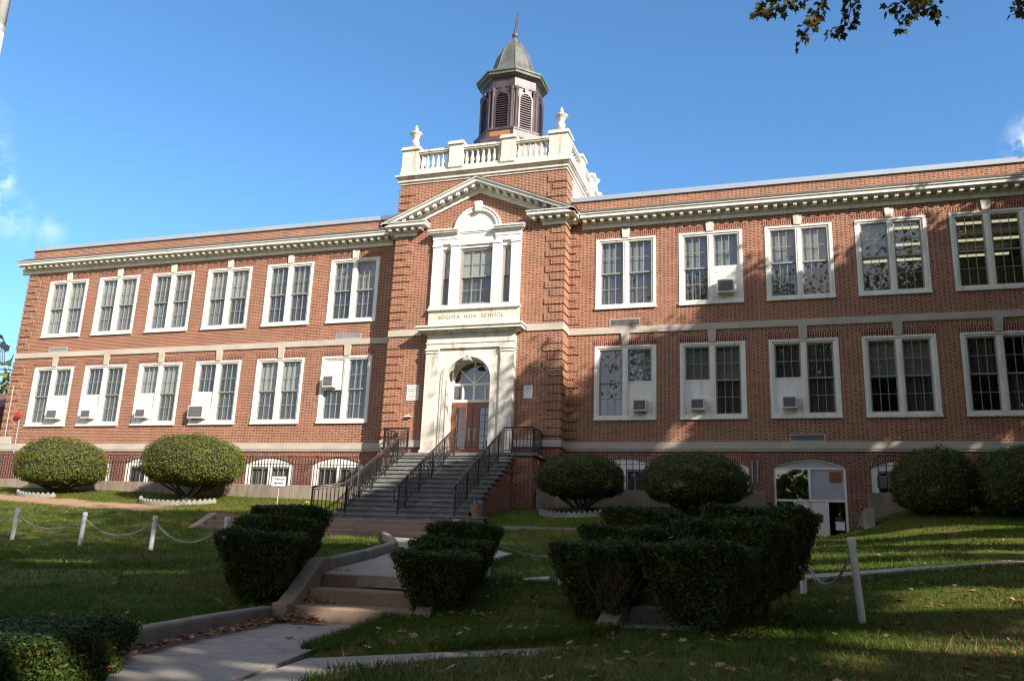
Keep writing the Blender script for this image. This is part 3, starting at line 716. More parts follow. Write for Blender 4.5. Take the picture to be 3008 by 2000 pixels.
for i in range(28):
    a0, a1 = PI*i/28, PI*(i+1)/28
    P = lambda r, a_, y: (r*math.cos(a_), y, 14.985+r*math.sin(a_))
    if min(a0, PI-a1) < .03: continue
    bl.hexa([P(1.062,a1,-.81),P(1.20,a1,-.81),P(1.20,a1,-.78),P(1.062,a1,-.78)], [P(1.062,a0,-.81),P(1.20,a0,-.81),P(1.20,a0,-.78),P(1.062,a0,-.78)])
build('brick_arch', bl, BRICK, B)
# inscription block
m = MB(); m.box(-2.0, 2.0, -.92, -.79, 10.74, 11.468)
for (xa, xb, za, zb) in ((-1.86,1.72,11.355,11.375), (-1.86,1.72,10.93,10.95), (-1.88,-1.86,10.93,11.375), (1.72,1.74,10.93,11.375)): m.box(xa, xb, -.928, -.921, za, zb)
ib = build('inscription_block', m, STONE, B)
def text(name, body, cx, y, cz, width, height, mat, parent, extrude=.004, gap=1.0):
    cu = bpy.data.curves.new(name, 'FONT'); cu.body = body; cu.align_x = 'CENTER'; cu.align_y = 'CENTER'; cu.size = 1.0; cu.extrude = .0; cu.space_character = gap
    o = bpy.data.objects.new(name, cu); COL.objects.link(o); bpy.context.view_layer.update()
    d = o.dimensions; sx = width/max(d.x, 1e-3); sy = height/max(d.y, 1e-3)
    cu.extrude = extrude/ max(sx, 1e-3)
    bpy.context.view_layer.update()
    me = bpy.data.meshes.new_from_object(o.evaluated_get(bpy.context.evaluated_depsgraph_get()))
    bpy.data.objects.remove(o); bpy.data.curves.remove(cu)
    o0 = off(parent)
    me.transform(Matrix.Translation((cx-o0.x, y-o0.y, cz-o0.z)) @ Matrix.Rotation(R(90), 4, 'X') @ Matrix.Diagonal((sx, sy, sx, 1)))
    me.materials.clear(); me.materials.append(mat); me.name = name
    o = bpy.data.objects.new(name, me); COL.objects.link(o); o.parent = parent; W0[o.name] = o0
    return o
for wd_, cx_, w_ in (('BOGOTA', -1.067, .94), ('HIGH', -.126, .51), ('SCHOOL', .856, .957)): text('lettering', wd_, cx_, -.926, 11.16, w_, .155, INSC, ib, gap=1.12)
# ----- door surround
m = MB()
for s in (-1, 1):
    m.box(s*1.90, s*1.34, -1.12, -.79, 5.39, 9.58); m.box(s*1.93, s*1.32, -1.15, -.79, 9.582, 9.64); m.box(s*1.90, s*1.34, -1.125, -.79, 9.642, 9.70); m.box(s*1.94, s*1.31, -1.165, -.79, 9.702, 9.775)
    m.box(s*1.94, s*1.30, -1.16, -.79, 5.385, 5.62)
m.box(-1.90, 1.90, -1.12, -.79, 9.777, 9.98); m.box(-1.93, 1.93, -1.15, -.79, 9.982, 10.03); m.box(-1.90, 1.90, -1.11, -.79, 10.032, 10.38)
m.box(-1.97, 1.97, -1.18, -.79, 10.382, 10.44); m.box(-2.12, 2.12, -1.30, -.79, 10.442, 10.50); m.box(-2.26, 2.26, -1.42, -.79, 10.502, 10.62); m.box(-2.31, 2.31, -1.47, -.79, 10.622, 10.70); m.box(-2.2,2.2,-1.35,-.79,10.702,10.738)
RA = .95
def ra(x): return 8.45+math.sqrt(max(RA*RA-x*x, 0))
xs = [-RA*math.cos(PI*i/24) for i in range(25)]
y = -1.03
for s in (-1, 1): m.quad((s*1.34,y,5.39),(s*RA,y,5.39),(s*RA,y,9.777),(s*1.34,y,9.777))
for p, q_ in zip(xs[:-1], xs[1:]):
    m.quad((p,y,ra(p)),(q_,y,ra(q_)),(q_,y,9.777),(p,y,9.777))
    m.quad((p,-1.10,ra(p)),(p,-.28,ra(p)),(q_,-.28,ra(q_)),(q_,-1.10,ra(q_)))
for s in (-1, 1):
    m.quad((s*RA,-1.1,5.39),(s*RA,-.28,5.39),(s*RA,-.28,8.45),(s*RA,-1.1,8.45))
    for (r0, r1, y0) in ((RA, 1.10, -1.10), (1.10, 1.20, -1.075)):
        m.box(s*r0, s*r1, y0, -1.03, 5.39, 8.45)
n = 24
for i in range(n):
    a0, a1 = PI*i/n, PI*(i+1)/n
    for (r0, r1, y0) in ((RA, 1.10, -1.10), (1.10, 1.20, -1.075)):
        P = lambda r, a_, yy: (r*math.cos(a_), yy, 8.45+r*math.sin(a_))
        m.hexa([P(r0,a1,y0),P(r1,a1,y0),P(r1,a1,-1.03),P(r0,a1,-1.03)], [P(r0,a0,y0),P(r1,a0,y0),P(r1,a0,-1.03),P(r0,a0,-1.03)])
ds = build('door_surround', m, DSTONE, B)
# fanlight
m = MB(); y0, y1 = -.34, -.27
m.box(-.95,.95,y0,y1,8.36,8.46); m.box(-.95,.95,y0,y1,7.66,7.77); m.box(-.05,.05,y0+.003,y1,7.77,8.36); m.box(-.04,.04,y0+.003,y1,8.46,9.38)
for s in (-1, 1):
    m.box(s*.53,s*.44,y0+.003,y1,7.77,8.36); m.box(s*.95,s*.90,y0+.003,y1,7.77,8.36)
    a = R(42); d = Vector((math.cos(a), math.sin(a))); nrm = Vector((-d.y, d.x))*.034
    A = Vector((.03, 8.46)); E_ = Vector((0, 8.45))+d*.92
    poly = [(s*p.x, p.y) for p in (A+nrm, A-nrm, E_-nrm, E_+nrm)]
    m.prism(poly if s < 0 else poly[::-1], y0+.006, y1)
for i in range(20):
    a0, a1 = PI*i/20, PI*(i+1)/20
    P = lambda r, a_, yy: (r*math.cos(a_), yy, 8.45+r*math.sin(a_))
    m.hexa([P(.88,a1,y0),P(.95,a1,y0),P(.95,a1,y1),P(.88,a1,y1)], [P(.88,a0,y0),P(.95,a0,y0),P(.95,a0,y1),P(.88,a0,y1)])
fnl = build('fanlight', m, WHITE, B)
g = MB(); g.quad((-.93,-.30,7.7),(.93,-.30,7.7),(.93,-.30,8.4),(-.93,-.30,8.4))
for p, q_ in zip(xs[:-1], xs[1:]): g.quad((p,-.30,8.42),(q_,-.30,8.42),(q_,-.30,max(8.43,ra(q_)-.03)),(p,-.30,max(8.43,ra(p)-.03)))
build('pane', g, GLASSR, fnl)
for s in (-1, 1):
    m = MB(); xa, xb = (0.008, .948)
    X = lambda v: s*v
    m.box(X(xa),X(.27),-.34,-.29,5.39,7.655); m.box(X(.78),X(xb),-.34,-.29,5.39,7.655); m.box(X(.27),X(.78),-.34,-.29,5.39,5.72); m.box(X(.27),X(.78),-.34,-.29,7.43,7.655)
    m.box(X(.27),X(.30),-.352,-.30,5.72,7.43); m.box(X(.75),X(.78),-.352,-.30,5.72,7.43); m.box(X(.515),X(.535),-.345,-.30,5.72,7.43)
    for i in range(1, 6): m.box(X(.30),X(.75),-.344,-.30,5.72+1.71*i/6-.012,5.72+1.71*i/6+.012)
    dr = build('door', m, WOODD, B)
    g = MB(); g.quad((X(.28) if s > 0 else X(.77),-.32,5.74),(X(.77) if s > 0 else X(.28),-.32,5.74),(X(.77) if s > 0 else X(.28),-.32,7.42),(X(.28) if s > 0 else X(.77),-.32,7.42)); build('pane', g, GLASSR, dr)
    h = MB(); h.box(X(.08),X(.16),-.355,-.341,6.08,6.58); h.tube([(X(.12),-.36,6.5),(X(.12),-.40,6.48),(X(.12),-.40,6.2),(X(.12),-.36,6.18)], .014, 6); build('handle', h, GALV, dr)
# ----- tower cornice, balustrade
m = MB()
def ring(mb, p, z0, z1, x=3.8, ya=-.8, yb=6.6):
    mb.box(-x-p, x+p, ya-p, ya+.25, z0, z1); mb.box(-x-p, x+p, yb-.25, yb+p, z0, z1)
    mb.box(-x-p, -x+.25, ya+.252, yb-.252, z0, z1); mb.box(x+p, x-.25, ya+.252, yb-.252, z0, z1)
ring(m, .04, 17.42, 17.52); ring(m, .10, 17.522, 17.60); ring(m, .05, 17.602, 17.70); ring(m, .16, 17.702, 17.76); ring(m, .22, 17.762, 17.84); m.box(-3.7,3.7,-.6,6.4,17.55,17.60)
build('tower_cornice', m, STONE, B)
bal = MB()
ring(bal, .06, 17.842, 18.02); ring(bal, .0, 18.022, 18.14)
def yy_(v): return v
for (xa, xb) in ((-3.0,-1.52), (-.90,.90), (1.52,3.0)):
    for yc in (-.66, 6.46):
        bal.box(xa, xb, yc-.15, yc+.15, 18.87, 18.93); bal.box(xa, xb, yc-.19, yc+.19, 18.932, 19.03)
for (ya, yb) in ((-.05,1.58), (2.22,3.58), (4.22,5.85)):
    for xc in (-3.66, 3.66):
        bal.box(xc-.15, xc+.15, ya, yb, 18.87, 18.93); bal.box(xc-.19, xc+.19, ya, yb, 18.932, 19.03)
piers = []
for x in (-3.40, -1.21, 1.21, 3.40):
    for yc in (-.66, 6.46): piers.append((x, yc, .40 if abs(x) > 3 else .31, .24))
for yv in (1.9, 3.9):
    for xc in (-3.66, 3.66): piers.append((xc, yv, .24, .32))
for (x, yc, hx, hy) in piers:
    corner = abs(x) > 3 and (yc < 0 or yc > 6)
    if corner: x = math.copysign(3.42, x); hx = .40; hy = .40; yc = -.42 if yc < 0 else 6.22
    bal.box(x-hx-.02, x+hx+.02, yc-hy-.02, yc+hy+.02, 18.023, 18.24); bal.box(x-hx, x+hx, yc-hy, yc+hy, 18.242, 19.10); bal.box(x-hx-.07, x+hx+.07, yc-hy-.07, yc+hy+.07, 19.102, 19.17); bal.box(x-hx-.04, x+hx+.04, yc-hy-.04, yc+hy+.04, 19.172, 19.26)
bo = build('balustrade', bal, STONE, B)
bp_ = [(.085,18.142),(.085,18.20),(.055,18.22),(.095,18.36),(.10,18.42),(.06,18.58),(.042,18.70),(.06,18.74),(.05,18.77),(.08,18.80),(.08,18.868)]
def baluster(x, y):
    mb = MB(); mb.lathe(x, y, bp_, 10); return build('baluster', mb, STONE, bo, smooth=True)
for (xa, xb, n) in ((-3.0,-1.52,6), (-.90,.90,7), (1.52,3.0,6)):
    for i in range(n): baluster(xa+(xb-xa)*(i+.5)/n, -.66)
for (ya, yb) in ((-.05,1.58), (2.22,3.58), (4.22,5.85)):
    for i in range(6): baluster(3.66, ya+(yb-ya)*(i+.5)/6)
for (xa, xb, n) in ((-3.0,-1.52,6), (-.90,.90,7), (1.52,3.0,6)):
    for i in range(n): baluster(xa+(xb-xa)*(i+.5)/n, 6.46)
# ----- cupola
CX, CY = 0.0, 2.9; O8 = PI/8; K8 = .875/math.cos(PI/8)
m = MB()
m.lathe(CX, CY, [(2.3*K8,17.6),(2.25*K8,20.05),(2.2*K8,20.2),(1.84*K8,20.45),(1.84*K8,20.78),(1.88*K8,20.80),(1.88*K8,20.86),(1.80*K8,20.88),(1.76*K8,20.96),(1.60*K8,20.97)], 8, O8)
m.lathe(CX, CY, [(1.55*K8,20.96),(1.55*K8,23.62),(1.60*K8,23.64),(1.66*K8,23.74)], 8, O8)
m.lathe(CX, CY, [(1.60*K8,23.13),(1.61*K8,23.21),(1.58*K8,23.22)], 8, O8)
for k in range(8):       # corner pilasters
    a = O8+k*PI/4; ux, uy = math.cos(a), math.sin(a)
    for da in (-.055, .055):
        x, y = CX+1.60*K8*math.cos(a+da*1.35), CY+1.60*K8*math.sin(a+da*1.35)
        m.lathe(x-.04*ux, y-.04*uy, [(.105,20.97),(.105,21.07),(.085,21.08),(.082,22.92),(.10,22.94),(.11,23.06),(.085,23.12)], 8)
cu = build('cupola', m, COPPER, B)
wd = MB()
for k in range(8):
    a = k*PI/4-PI/2
    if k in (0, 7, 1):
        M_ = Matrix.Translation((CX, CY, 0)) @ Matrix.Rotation(k*PI/4, 4, 'Z')
        v = [M_ @ Vector(p) for p in ((-.5,-1.612,20.5),(.5,-1.612,20.5),(.5,-1.612,20.74),(-.5,-1.612,20.74))]
        if k == 0: wd.quad(*v)
build('inset_panel', wd, WOODP, cu)
for k in range(8):       # arched louvres on every face
    M_ = Matrix.Translation((CX, CY, 0)) @ Matrix.Rotation(k*PI/4, 4, 'Z')
    lv = MB(); hw, zs, zb = .30, 22.50, 21.02
    for i in range(15):
        z = zb+.03+i*(zs+hw-zb)/15
        h = hw if z < zs else math.sqrt(max(hw*hw-(z-zs)**2, .003))
        pts = [(-h,-1.452,z),(h,-1.452,z),(h,-1.342,z+.075),(-h,-1.342,z+.075),(-h,-1.452,z+.028),(h,-1.452,z+.028),(h,-1.342,z+.103),(-h,-1.342,z+.103)]
        lv.add([M_ @ Vector(p) for p in pts], [(0,3,2,1),(4,5,6,7),(0,1,5,4),(1,2,6,5),(2,3,7,6),(3,0,4,7)])
    build('louvre', lv, COPPER, cu)
    bk = MB(); poly = [(-hw-.02,zb-.02),(hw+.02,zb-.02)]+[((hw+.02)*math.cos(t_), zs+(hw+.02)*math.sin(t_)) for t_ in np.linspace(0, PI, 13)]
    bk.add([M_ @ Vector((x,-1.345,z)) for x, z in poly], [tuple(range(len(poly)))]); build('louvre_backing', bk, IRON, cu)
    fr = MB(); n = 14
    for s in (-1, 1):
        pts = [(s*hw,zb-.04),(s*(hw+.075),zb-.04),(s*(hw+.075),zs),(s*hw,zs)]
        b_ = [M_ @ Vector((x,-1.482,z)) for x, z in pts]; t_ = [M_ @ Vector((x,-1.332,z)) for x, z in pts]; fr.hexa(b_, t_)
    for i in range(n):
        a0, a1 = PI*i/n, PI*(i+1)/n
        pts = [(hw*math.cos(a0),zs+hw*math.sin(a0)),((hw+.085)*math.cos(a0),zs+(hw+.085)*math.sin(a0)),((hw+.085)*math.cos(a1),zs+(hw+.085)*math.sin(a1)),(hw*math.cos(a1),zs+hw*math.sin(a1))]
        fr.hexa([M_ @ Vector((x,-1.482,z)) for x, z in pts], [M_ @ Vector((x,-1.332,z)) for x, z in pts])
    pts = [(-.07,zs+hw-.02),(.07,zs+hw-.02),(.095,zs+hw+.27),(-.095,zs+hw+.27)]
    fr.hexa([M_ @ Vector((x,-1.512,z)) for x, z in pts], [M_ @ Vector((x,-1.332,z)) for x, z in pts])
    build('louvre_frame', fr, COPPER, cu)
m = MB(); m.lathe(CX, CY, [(1.66*K8,23.70),(1.72*K8,23.74),(1.84*K8,23.76),(1.84*K8,23.88),(1.90*K8,23.90),(1.90*K8,23.99),(1.80*K8,24.02),(1.3*K8,24.2)], 8, O8)
build('eave', m, PATGREEN, cu)
m = MB(); m.lathe(CX, CY, [(1.42*K8,24.10),(1.20*K8,24.42),(1.07*K8,24.75),(.98*K8,25.10),(.88*K8,25.42),(.75*K8,25.75),(.58*K8,26.05),(.40*K8,26.26),(.22*K8,26.38)], 8, O8)
for k in range(8):
    a = O8+k*PI/4
    m.tube([(CX+r*K8*math.cos(a), CY+r*K8*math.sin(a), z) for r, z in ((1.42,24.11),(1.20,24.43),(1.07,24.76),(.98,25.11),(.88,25.43),(.75,25.76),(.5,26.06),(.40,26.27),(.22,26.39))], .03, 5)
build('dome', m, PATINA, cu)
m = MB(); m.lathe(CX, CY, [(.24,26.36),(.23,26.42),(.16,26.50),(.11,26.62),(.09,26.68)], 8, O8); build('finial_base', m, PATGREEN, cu)
m = MB(); m.lathe(CX, CY, [(.09,26.66),(.13,26.70),(.16,26.78),(.155,26.86),(.10,26.93),(.07,26.95)], 12)
m.tube([(CX,CY,26.93),(CX+.07,CY,27.6),(CX+.13,CY,28.08)], [.075,.06,.045], 8); m.tube([(CX+.067,CY,27.55),(CX+.075,CY,27.66)], [.075,.07], 8)
build('spire', m, COPPER, cu)
# basement entrance
c = 12.86; top = arch_of(c, 1.23, 5.14, 5.43); m = MB(); y0, y1 = .06, .16
m.box(c-1.228,c-1.15,y0,y1,2.4,5.13); m.box(c+1.15,c+1.228,y0,y1,2.4,5.13); m.box(c-1.15,c+1.15,y0+.002,y1,5.06,5.12); m.box(c-1.15,c+1.15,y0+.002,y1,3.92,4.0); m.box(c-.045,c+.045,y0+.004,y1,4.0,5.06)
ts = [c-1.22+2.44*i/16 for i in range(17)]
for a, b_ in zip(ts[:-1], ts[1:]):
    m.hexa([(a,y0,top(a)-.06),(b_,y0,top(b_)-.06),(b_,y1,top(b_)-.06),(a,y1,top(a)-.06)], [(a,y0,top(a)-.005),(b_,y0,top(b_)-.005),(b_,y1,top(b_)-.005),(a,y1,top(a)-.005)])
    m.quad((a,.10,5.12),(b_,.10,5.12),(b_,.10,top(b_)-.05),(a,.10,top(a)-.05), 1)
m.quad((c+.045,.10,4.0),(c+1.15,.10,4.0),(c+1.15,.10,5.06),(c+.045,.10,5.06), 1)
m.box(c-.57,c-.47,y0,y1,2.4,3.92); m.box(c+.50,c+.60,y0,y1,2.4,3.92)
be = build('basement_entrance', m, [WHITE, PANELG], B)
g = MB(); g.quad((c-1.15,.10,4.0),(c-.045,.10,4.0),(c-.045,.10,5.06),(c-1.15,.10,5.06)); build('pane', g, GLASSR, be); g = MB(); g.quad((c-1.15,.10,2.4),(c-.57,.10,2.4),(c-.57,.10,3.92),(c-1.15,.10,3.92)); build('pane', g, GLASS, be); g = MB(); g.quad((c+.6,.10,2.4),(c+1.15,.10,2.4),(c+1.15,.10,3.92),(c+.6,.10,3.92)); build('pane', g, GLASS, be)
m = MB(); m.box(c-.468,c+.498,.08,.14,2.42,2.55); m.box(c-.468,c-.36,.08,.14,2.55,3.91); m.box(c+.39,c+.498,.08,.14,2.55,3.91); m.box(c-.36,c+.39,.08,.14,3.72,3.91); m.box(c-.36,c+.39,.085,.14,2.55,3.73); build('door', m, WHITE, be)
m = MB(); m.box(c+.66,c+1.07,.05,.10,4.64,5.0); m.box(c+.70,c+.86,.035,.055,4.68,4.96,1); m.box(c+.875,c+1.03,.035,.055,4.68,4.96,1); build('vent_box', m, [WOODP, WOODD], be)
m = MB(); m.box(c+.80,c+1.10,.075,.082,2.95,3.25); build('paper_notice', m, SIGNW, be)
# conduits on the wall
for pts, r_ in (([(10.90,-.03,5.38),(10.89,-.03,4.52)],.022), ([(11.09,-.03,5.38),(11.07,-.03,4.56)],.022), ([(-24.95,-.06,9.0),(-24.9,-.06,6.4)],.02), ([(-24.2,-.04,7.3),(-24.16,-.04,5.6)],.018)):
    m = MB(); m.tube(pts, r_, 6); build('conduit', m, GALV, B)

# ------------------------------------------------------------------ things on the building
def air_conditioner(x0, x1, z0, z1, y0, label, fine=True):
    t = thing('air_conditioner', label, 'air conditioner', ((x0+x1)/2, y0, z0), 'window air conditioners of the school')
    yf = y0-.36; m = MB(); m.box(x0, x1, yf, y0, z0, z1)
    for k in range(2):
        m.box(x1, x1+.006, yf+.10+k*.09, yf+.16+k*.09, z0+.08, z1-.06)
    build('casing', m, ACW, t, bevel=.015)
    g = MB(); g.box(x0+.045, x1-.045, yf-.012, yf-.001, z0+.06, z1-.045)
    n = 7
    for i in range(n): g.box(x0+.05, x1-.05, yf-.02, yf-.0121, z0+.075+(z1-z0-.14)*i/n, z0+.09+(z1-z0-.14)*i/n)
    build('grille', g, ACD, t)
    return t
air_conditioner(-22.28,-21.62,7.25,7.70,.06,'white air conditioner in the lower window farthest from the entrance, left wing end')
air_conditioner(-20.17,-19.58,7.25,7.66,.06,'white air conditioner in the second lower window from the left corner of the building')
air_conditioner(-16.96,-16.38,7.24,7.66,.06,'white air conditioner below two drawn pale shades in a lower left wing window')
air_conditioner(-13.99,-13.17,7.18,7.76,.06,'largest white air conditioner of the left wing, with a wide pale grille')
air_conditioner(-7.12,-6.60,8.47,8.99,.06,'white air conditioner set high in a window beside the entrance steps, above a lower sash')
air_conditioner(6.53,7.06,7.22,7.67,.06,'white air conditioner in the lower window just right of the entrance bay')
air_conditioner(8.72,9.24,7.24,7.67,.06,'white air conditioner in the second lower window right of the entrance bay')
air_conditioner(12.03,12.54,7.25,7.69,.06,'white air conditioner in the lower window right above the arched basement door')
air_conditioner(9.80,10.44,11.80,12.34,.06,'dark fronted air conditioner in an upper storey window of the right wing')
def urn(x, y, label):
    m = MB(); z = 19.262
    m.box(x-.22,x+.22,y-.22,y+.22,z,z+.06)
    m.lathe(x, y, [(.17,z+.06),(.16,z+.10),(.09,z+.14),(.08,z+.18),(.15,z+.25),(.185,z+.36),(.175,z+.45),(.125,z+.53),(.135,z+.60),(.19,z+.72),(.265,z+.80),(.29,z+.83),(.29,z+.86),(.26,z+.88),(.15,z+.90),(.08,z+.93),(.055,z+.97),(.08,z+1.03),(.09,z+1.09),(.065,z+1.17),(.025,z+1.26),(.005,z+1.28)], 16)
    tag(build('stone_urn', m, STONE, smooth=False), label, 'urn', 'stone urns on the tower balustrade')
urn(-3.42, -.42, 'stone urn with flame finial on the front left corner of the tower balustrade')
urn(3.42, -.42, 'stone urn with flame finial on the front right corner of the tower balustrade')
urn(3.42, 6.22, 'stone urn at the far rear corner of the tower, just above the right wing roof')
# signs
t = thing('wall_sign', 'white rectangular notice with red and black lines beside the door, left of the stone surround', 'sign', (-2.53,-.8,7.69))
m = MB(); m.box(-2.80,-2.26,-.82,-.801,7.69,8.35); build('sign_plate', m, SIGNW, t, bevel=.004)
text('lettering', 'NO TRESPASSING', -2.53, -.823, 8.27, .44, .055, SIGNR, t, .001)
text('lettering', 'VIOLATORS WILL', -2.53, -.823, 8.165, .44, .06, SIGNB, t, .001)
text('lettering', 'BE PROSECUTED', -2.53, -.823, 8.085, .42, .055, SIGNB, t, .001)
m = MB()
for zz, ww, hh in ((8.0,.36,.012),(7.96,.32,.012),(7.885,.38,.02),(7.845,.34,.02),(7.77,.40,.010),(7.745,.36,.010)): m.box(-2.53-ww/2,-2.53+ww/2,-.8225,-.8205,zz,zz+hh)
build('small_print', m, SIGNR, t)
t = thing('wall_sign', 'plain white notice board on brick to the right of the stone door surround', 'sign', (2.45,-.8,7.69))
m = MB(); m.box(2.28,2.64,-.82,-.801,7.69,8.21); build('sign_plate', m, SIGNW, t, bevel=.004)
m = MB()
for zz, ww, hh in ((8.12,.2,.02),(8.05,.27,.02),(7.96,.22,.008),(7.92,.2,.008)): m.box(2.46-ww/2,2.46+ww/2,-.8225,-.8205,zz,zz+hh)
build('small_print', m, ACD, t)
t = thing('lawn_sign', 'small white gymnasium sign with a left arrow on a thin stake in the lawn', 'sign', (-5.06,-6.0,2.75))
m = MB(); m.box(-5.36,-4.76,-6.02,-6.0,3.70,4.06); build('sign_board', m, SIGNW, t)
m = MB()
for (xa,xb,za,zb) in ((-5.375,-4.745,4.055,4.075),(-5.375,-4.745,3.685,3.705),(-5.375,-5.355,3.705,4.055),(-4.765,-4.745,3.705,4.055)): m.box(xa,xb,-6.027,-5.995,za,zb)
build('border', m, SIGNB, t)
text('lettering', 'GYMNASIUM', -5.06, -6.024, 3.95, .50, .075, SIGNB, t, .001)
m = MB(); m.box(-5.18,-4.88,-6.025,-6.021,3.80,3.825); m.prism([(-5.25,3.8125),(-5.16,3.77),(-5.16,3.855)],-6.025,-6.021); build('arrow', m, SIGNB, t)
m = MB(); m.tube([(-5.06,-5.985,2.6),(-5.06,-5.985,4.0)], .015, 6); build('stake', m, GALV, t)
# lamps and bell
t = thing('door_lamp', 'grey shielded lamp hanging under the crown of the door arch', 'lamp', (-.02,-1.12,9.2))
m = MB(); m.tube([(-.02,-1.04,9.52),(-.02,-1.16,9.47),(-.02,-1.18,9.36)], .035, 8); build('bracket', m, GALV, t)
m = MB(); m.hexa([(-.20,-1.36,9.20),(.16,-1.36,9.20),(.16,-1.04,9.20),(-.20,-1.04,9.20)], [(-.13,-1.29,9.36),(.09,-1.29,9.36),(.09,-1.1,9.36),(-.13,-1.1,9.36)]); build('lamp_shade', m, GALV, t, bevel=.01)
t = thing('wall_lamp', 'low white and orange wall light on brick near the left step railing', 'lamp', (-2.66,-.8,7.0))
m = MB(); m.prism([(-2.81,7.0),(-2.50,7.0),(-2.56,7.06),(-2.74,7.06)], -.93, -.8); build('lamp_body', m, SIGNW, t)
m = MB(); m.prism([(-2.72,7.062),(-2.58,7.062),(-2.62,7.12),(-2.68,7.12)], -.9, -.8); build('lens', m, simple('amber_lens', (.75,.22,.05)), t)
t = thing('alarm_bell', 'round red fire alarm bell on the brick near the left corner', 'alarm bell', (-24.2,0,7.4))
m = MB(); m.tube([(-24.2,0,7.5),(-24.2,-.12,7.5)], .08, 12); build('base_plate', m, IRON, t)
m = MB(); m.tube([(-24.2,-.121,7.5),(-24.2,-.17,7.5),(-24.2,-.20,7.5)], [.20,.19,.10], 16); build('gong', m, simple('bell_red', (.42,.04,.03), rough=.4), t, smooth=False)

# ------------------------------------------------------------------ entrance steps
E = thing('entrance_steps', 'broad flight of dark bluestone steps with brick sides leading up to the main door', 'steps', (0,-6.8,2.6))
NR = 15; ZT, ZB, YT, YB = 5.38, 2.60, -2.05, -6.85
rise = (ZT-ZB)/NR; tread = (YB-YT)/(NR-1)
st = MB(); ri = MB(); br = MB()
for k in range(NR-1):
    z = ZT-rise*(k+1); ya = YT+tread*k; yb = YT+tread*(k+1)
    wx = 2.42 if k < NR-2 else 3.05
    st.box(-wx, wx, yb-.03, ya+.05, z-.055, z)
    ri.box(-wx+.06, wx-.06, yb+.012, ya+.06, z-rise+.001, z-.056)
    br.box(-2.30, 2.30, yb+.03, ya+.055, ZB-.5, z-rise-.001)
st.box(-3.25, 3.25, YT-.10, -.79, ZT-.11, ZT); st.box(-.95, .95, -.788, -.25, ZT-.11, ZT-.001); ri.box(-2.36,2.36,YT+.012,YT+.06,ZT-rise,ZT-.112)
build('tread', st, BLUEST, E, bevel=.008); build('riser', ri, BLUEST, E); build('brick_core', br, BRICK_LOW, E)
for s in (-1, 1):
    m = MB(); m.box(s*2.36, s*3.12, -2.08, -.79, 2.2, ZT-.112); m.box(s*2.31,s*2.36,-2.07,-.79,2.2,ZT-.113)
    build('brick_pier', m, BRICK_LOW, E)
def railing(pts, label, posts, spacing=.125, curl=None):
    """pts: plan points with the ground height under them"""
    t = thing('step_railing', label, 'railing', pts[-1], 'iron railings of the entrance steps')
    H = .96
    P = [Vector(p) for p in pts]
    m = MB(); m.tube([p+Vector((0,0,H)) for p in P], .037, 8); m.tube([p+Vector((0,0,H-.09)) for p in P], .014, 6); build('top_rail', m, BRONZE, t)
    m = MB(); m.tube([p+Vector((0,0,.10)) for p in P], .018, 6); build('bottom_rail', m, IRON, t)
    m = MB()
    for a, b_ in zip(P[:-1], P[1:]):
        L = math.hypot(b_.x-a.x, b_.y-a.y); n = max(1, int(L/spacing))
        for i in range(n):
            p = a.lerp(b_, (i+.5)/n); m.box(p.x-.0115, p.x+.0115, p.y-.0115, p.y+.0115, p.z+.09, p.z+H-.08)
    build('baluster_bars', m, IRON, t)
    L = [0]
    for a, b_ in zip(P[:-1], P[1:]): L.append(L[-1]+(b_-a).length)
    for f in posts:
        d = f*L[-1]
        for i in range(len(P)-1):
            if d <= L[i+1]+1e-6:
                p = P[i].lerp(P[i+1], (d-L[i])/max(L[i+1]-L[i], 1e-6)); break
        m = MB(); m.box(p.x-.022, p.x+.022, p.y-.022, p.y+.022, p.z-.10, p.z+H+.0); build('post', m, IRON, t)
    if curl:
        m = MB(); m.tube([Vector(c_) for c_ in curl], .028, 8); build('rail_end', m, BRONZE, t)
    return t
def sz(y): return float(np.interp(y, [YB, YT], [ZB+rise, ZT]))
yb_ = YB+.05
railing([(-3.08,-.86,ZT),(-3.08,YT-.02,ZT),(-1.98,YT-.02,ZT),(-1.98,yb_,sz(yb_)),(-2.75,yb_-.75,ZB+.02)], 'left iron railing of the entrance steps, flaring outward at its foot', (0,.13,.26,.38,.50,.62,.74,.86,1.0))
railing([(0,YT-.10,ZT-.0),(0,yb_,sz(yb_))], 'middle iron railing running down the centre of the entrance steps', (0,.22,.44,.66,.88,1.0), curl=[(0,yb_,sz(yb_)+.96),(0,yb_-.35,sz(yb_)+.76),(0,yb_-.36,sz(yb_)+.45),(0,yb_-.02,sz(yb_)+.38)])
railing([(3.08,-.86,ZT),(3.08,YT-.02,ZT),(1.98,YT-.02,ZT),(1.98,yb_,sz(yb_))], 'right iron railing of the entrance steps, with a landing return to the wall', (0,.13,.26,.40,.55,.70,.85,1.0), curl=[(1.98,yb_,sz(yb_)+.96),(1.98,yb_-.45,sz(yb_)+.68),(2.25,yb_-.45,sz(yb_)+.66)])
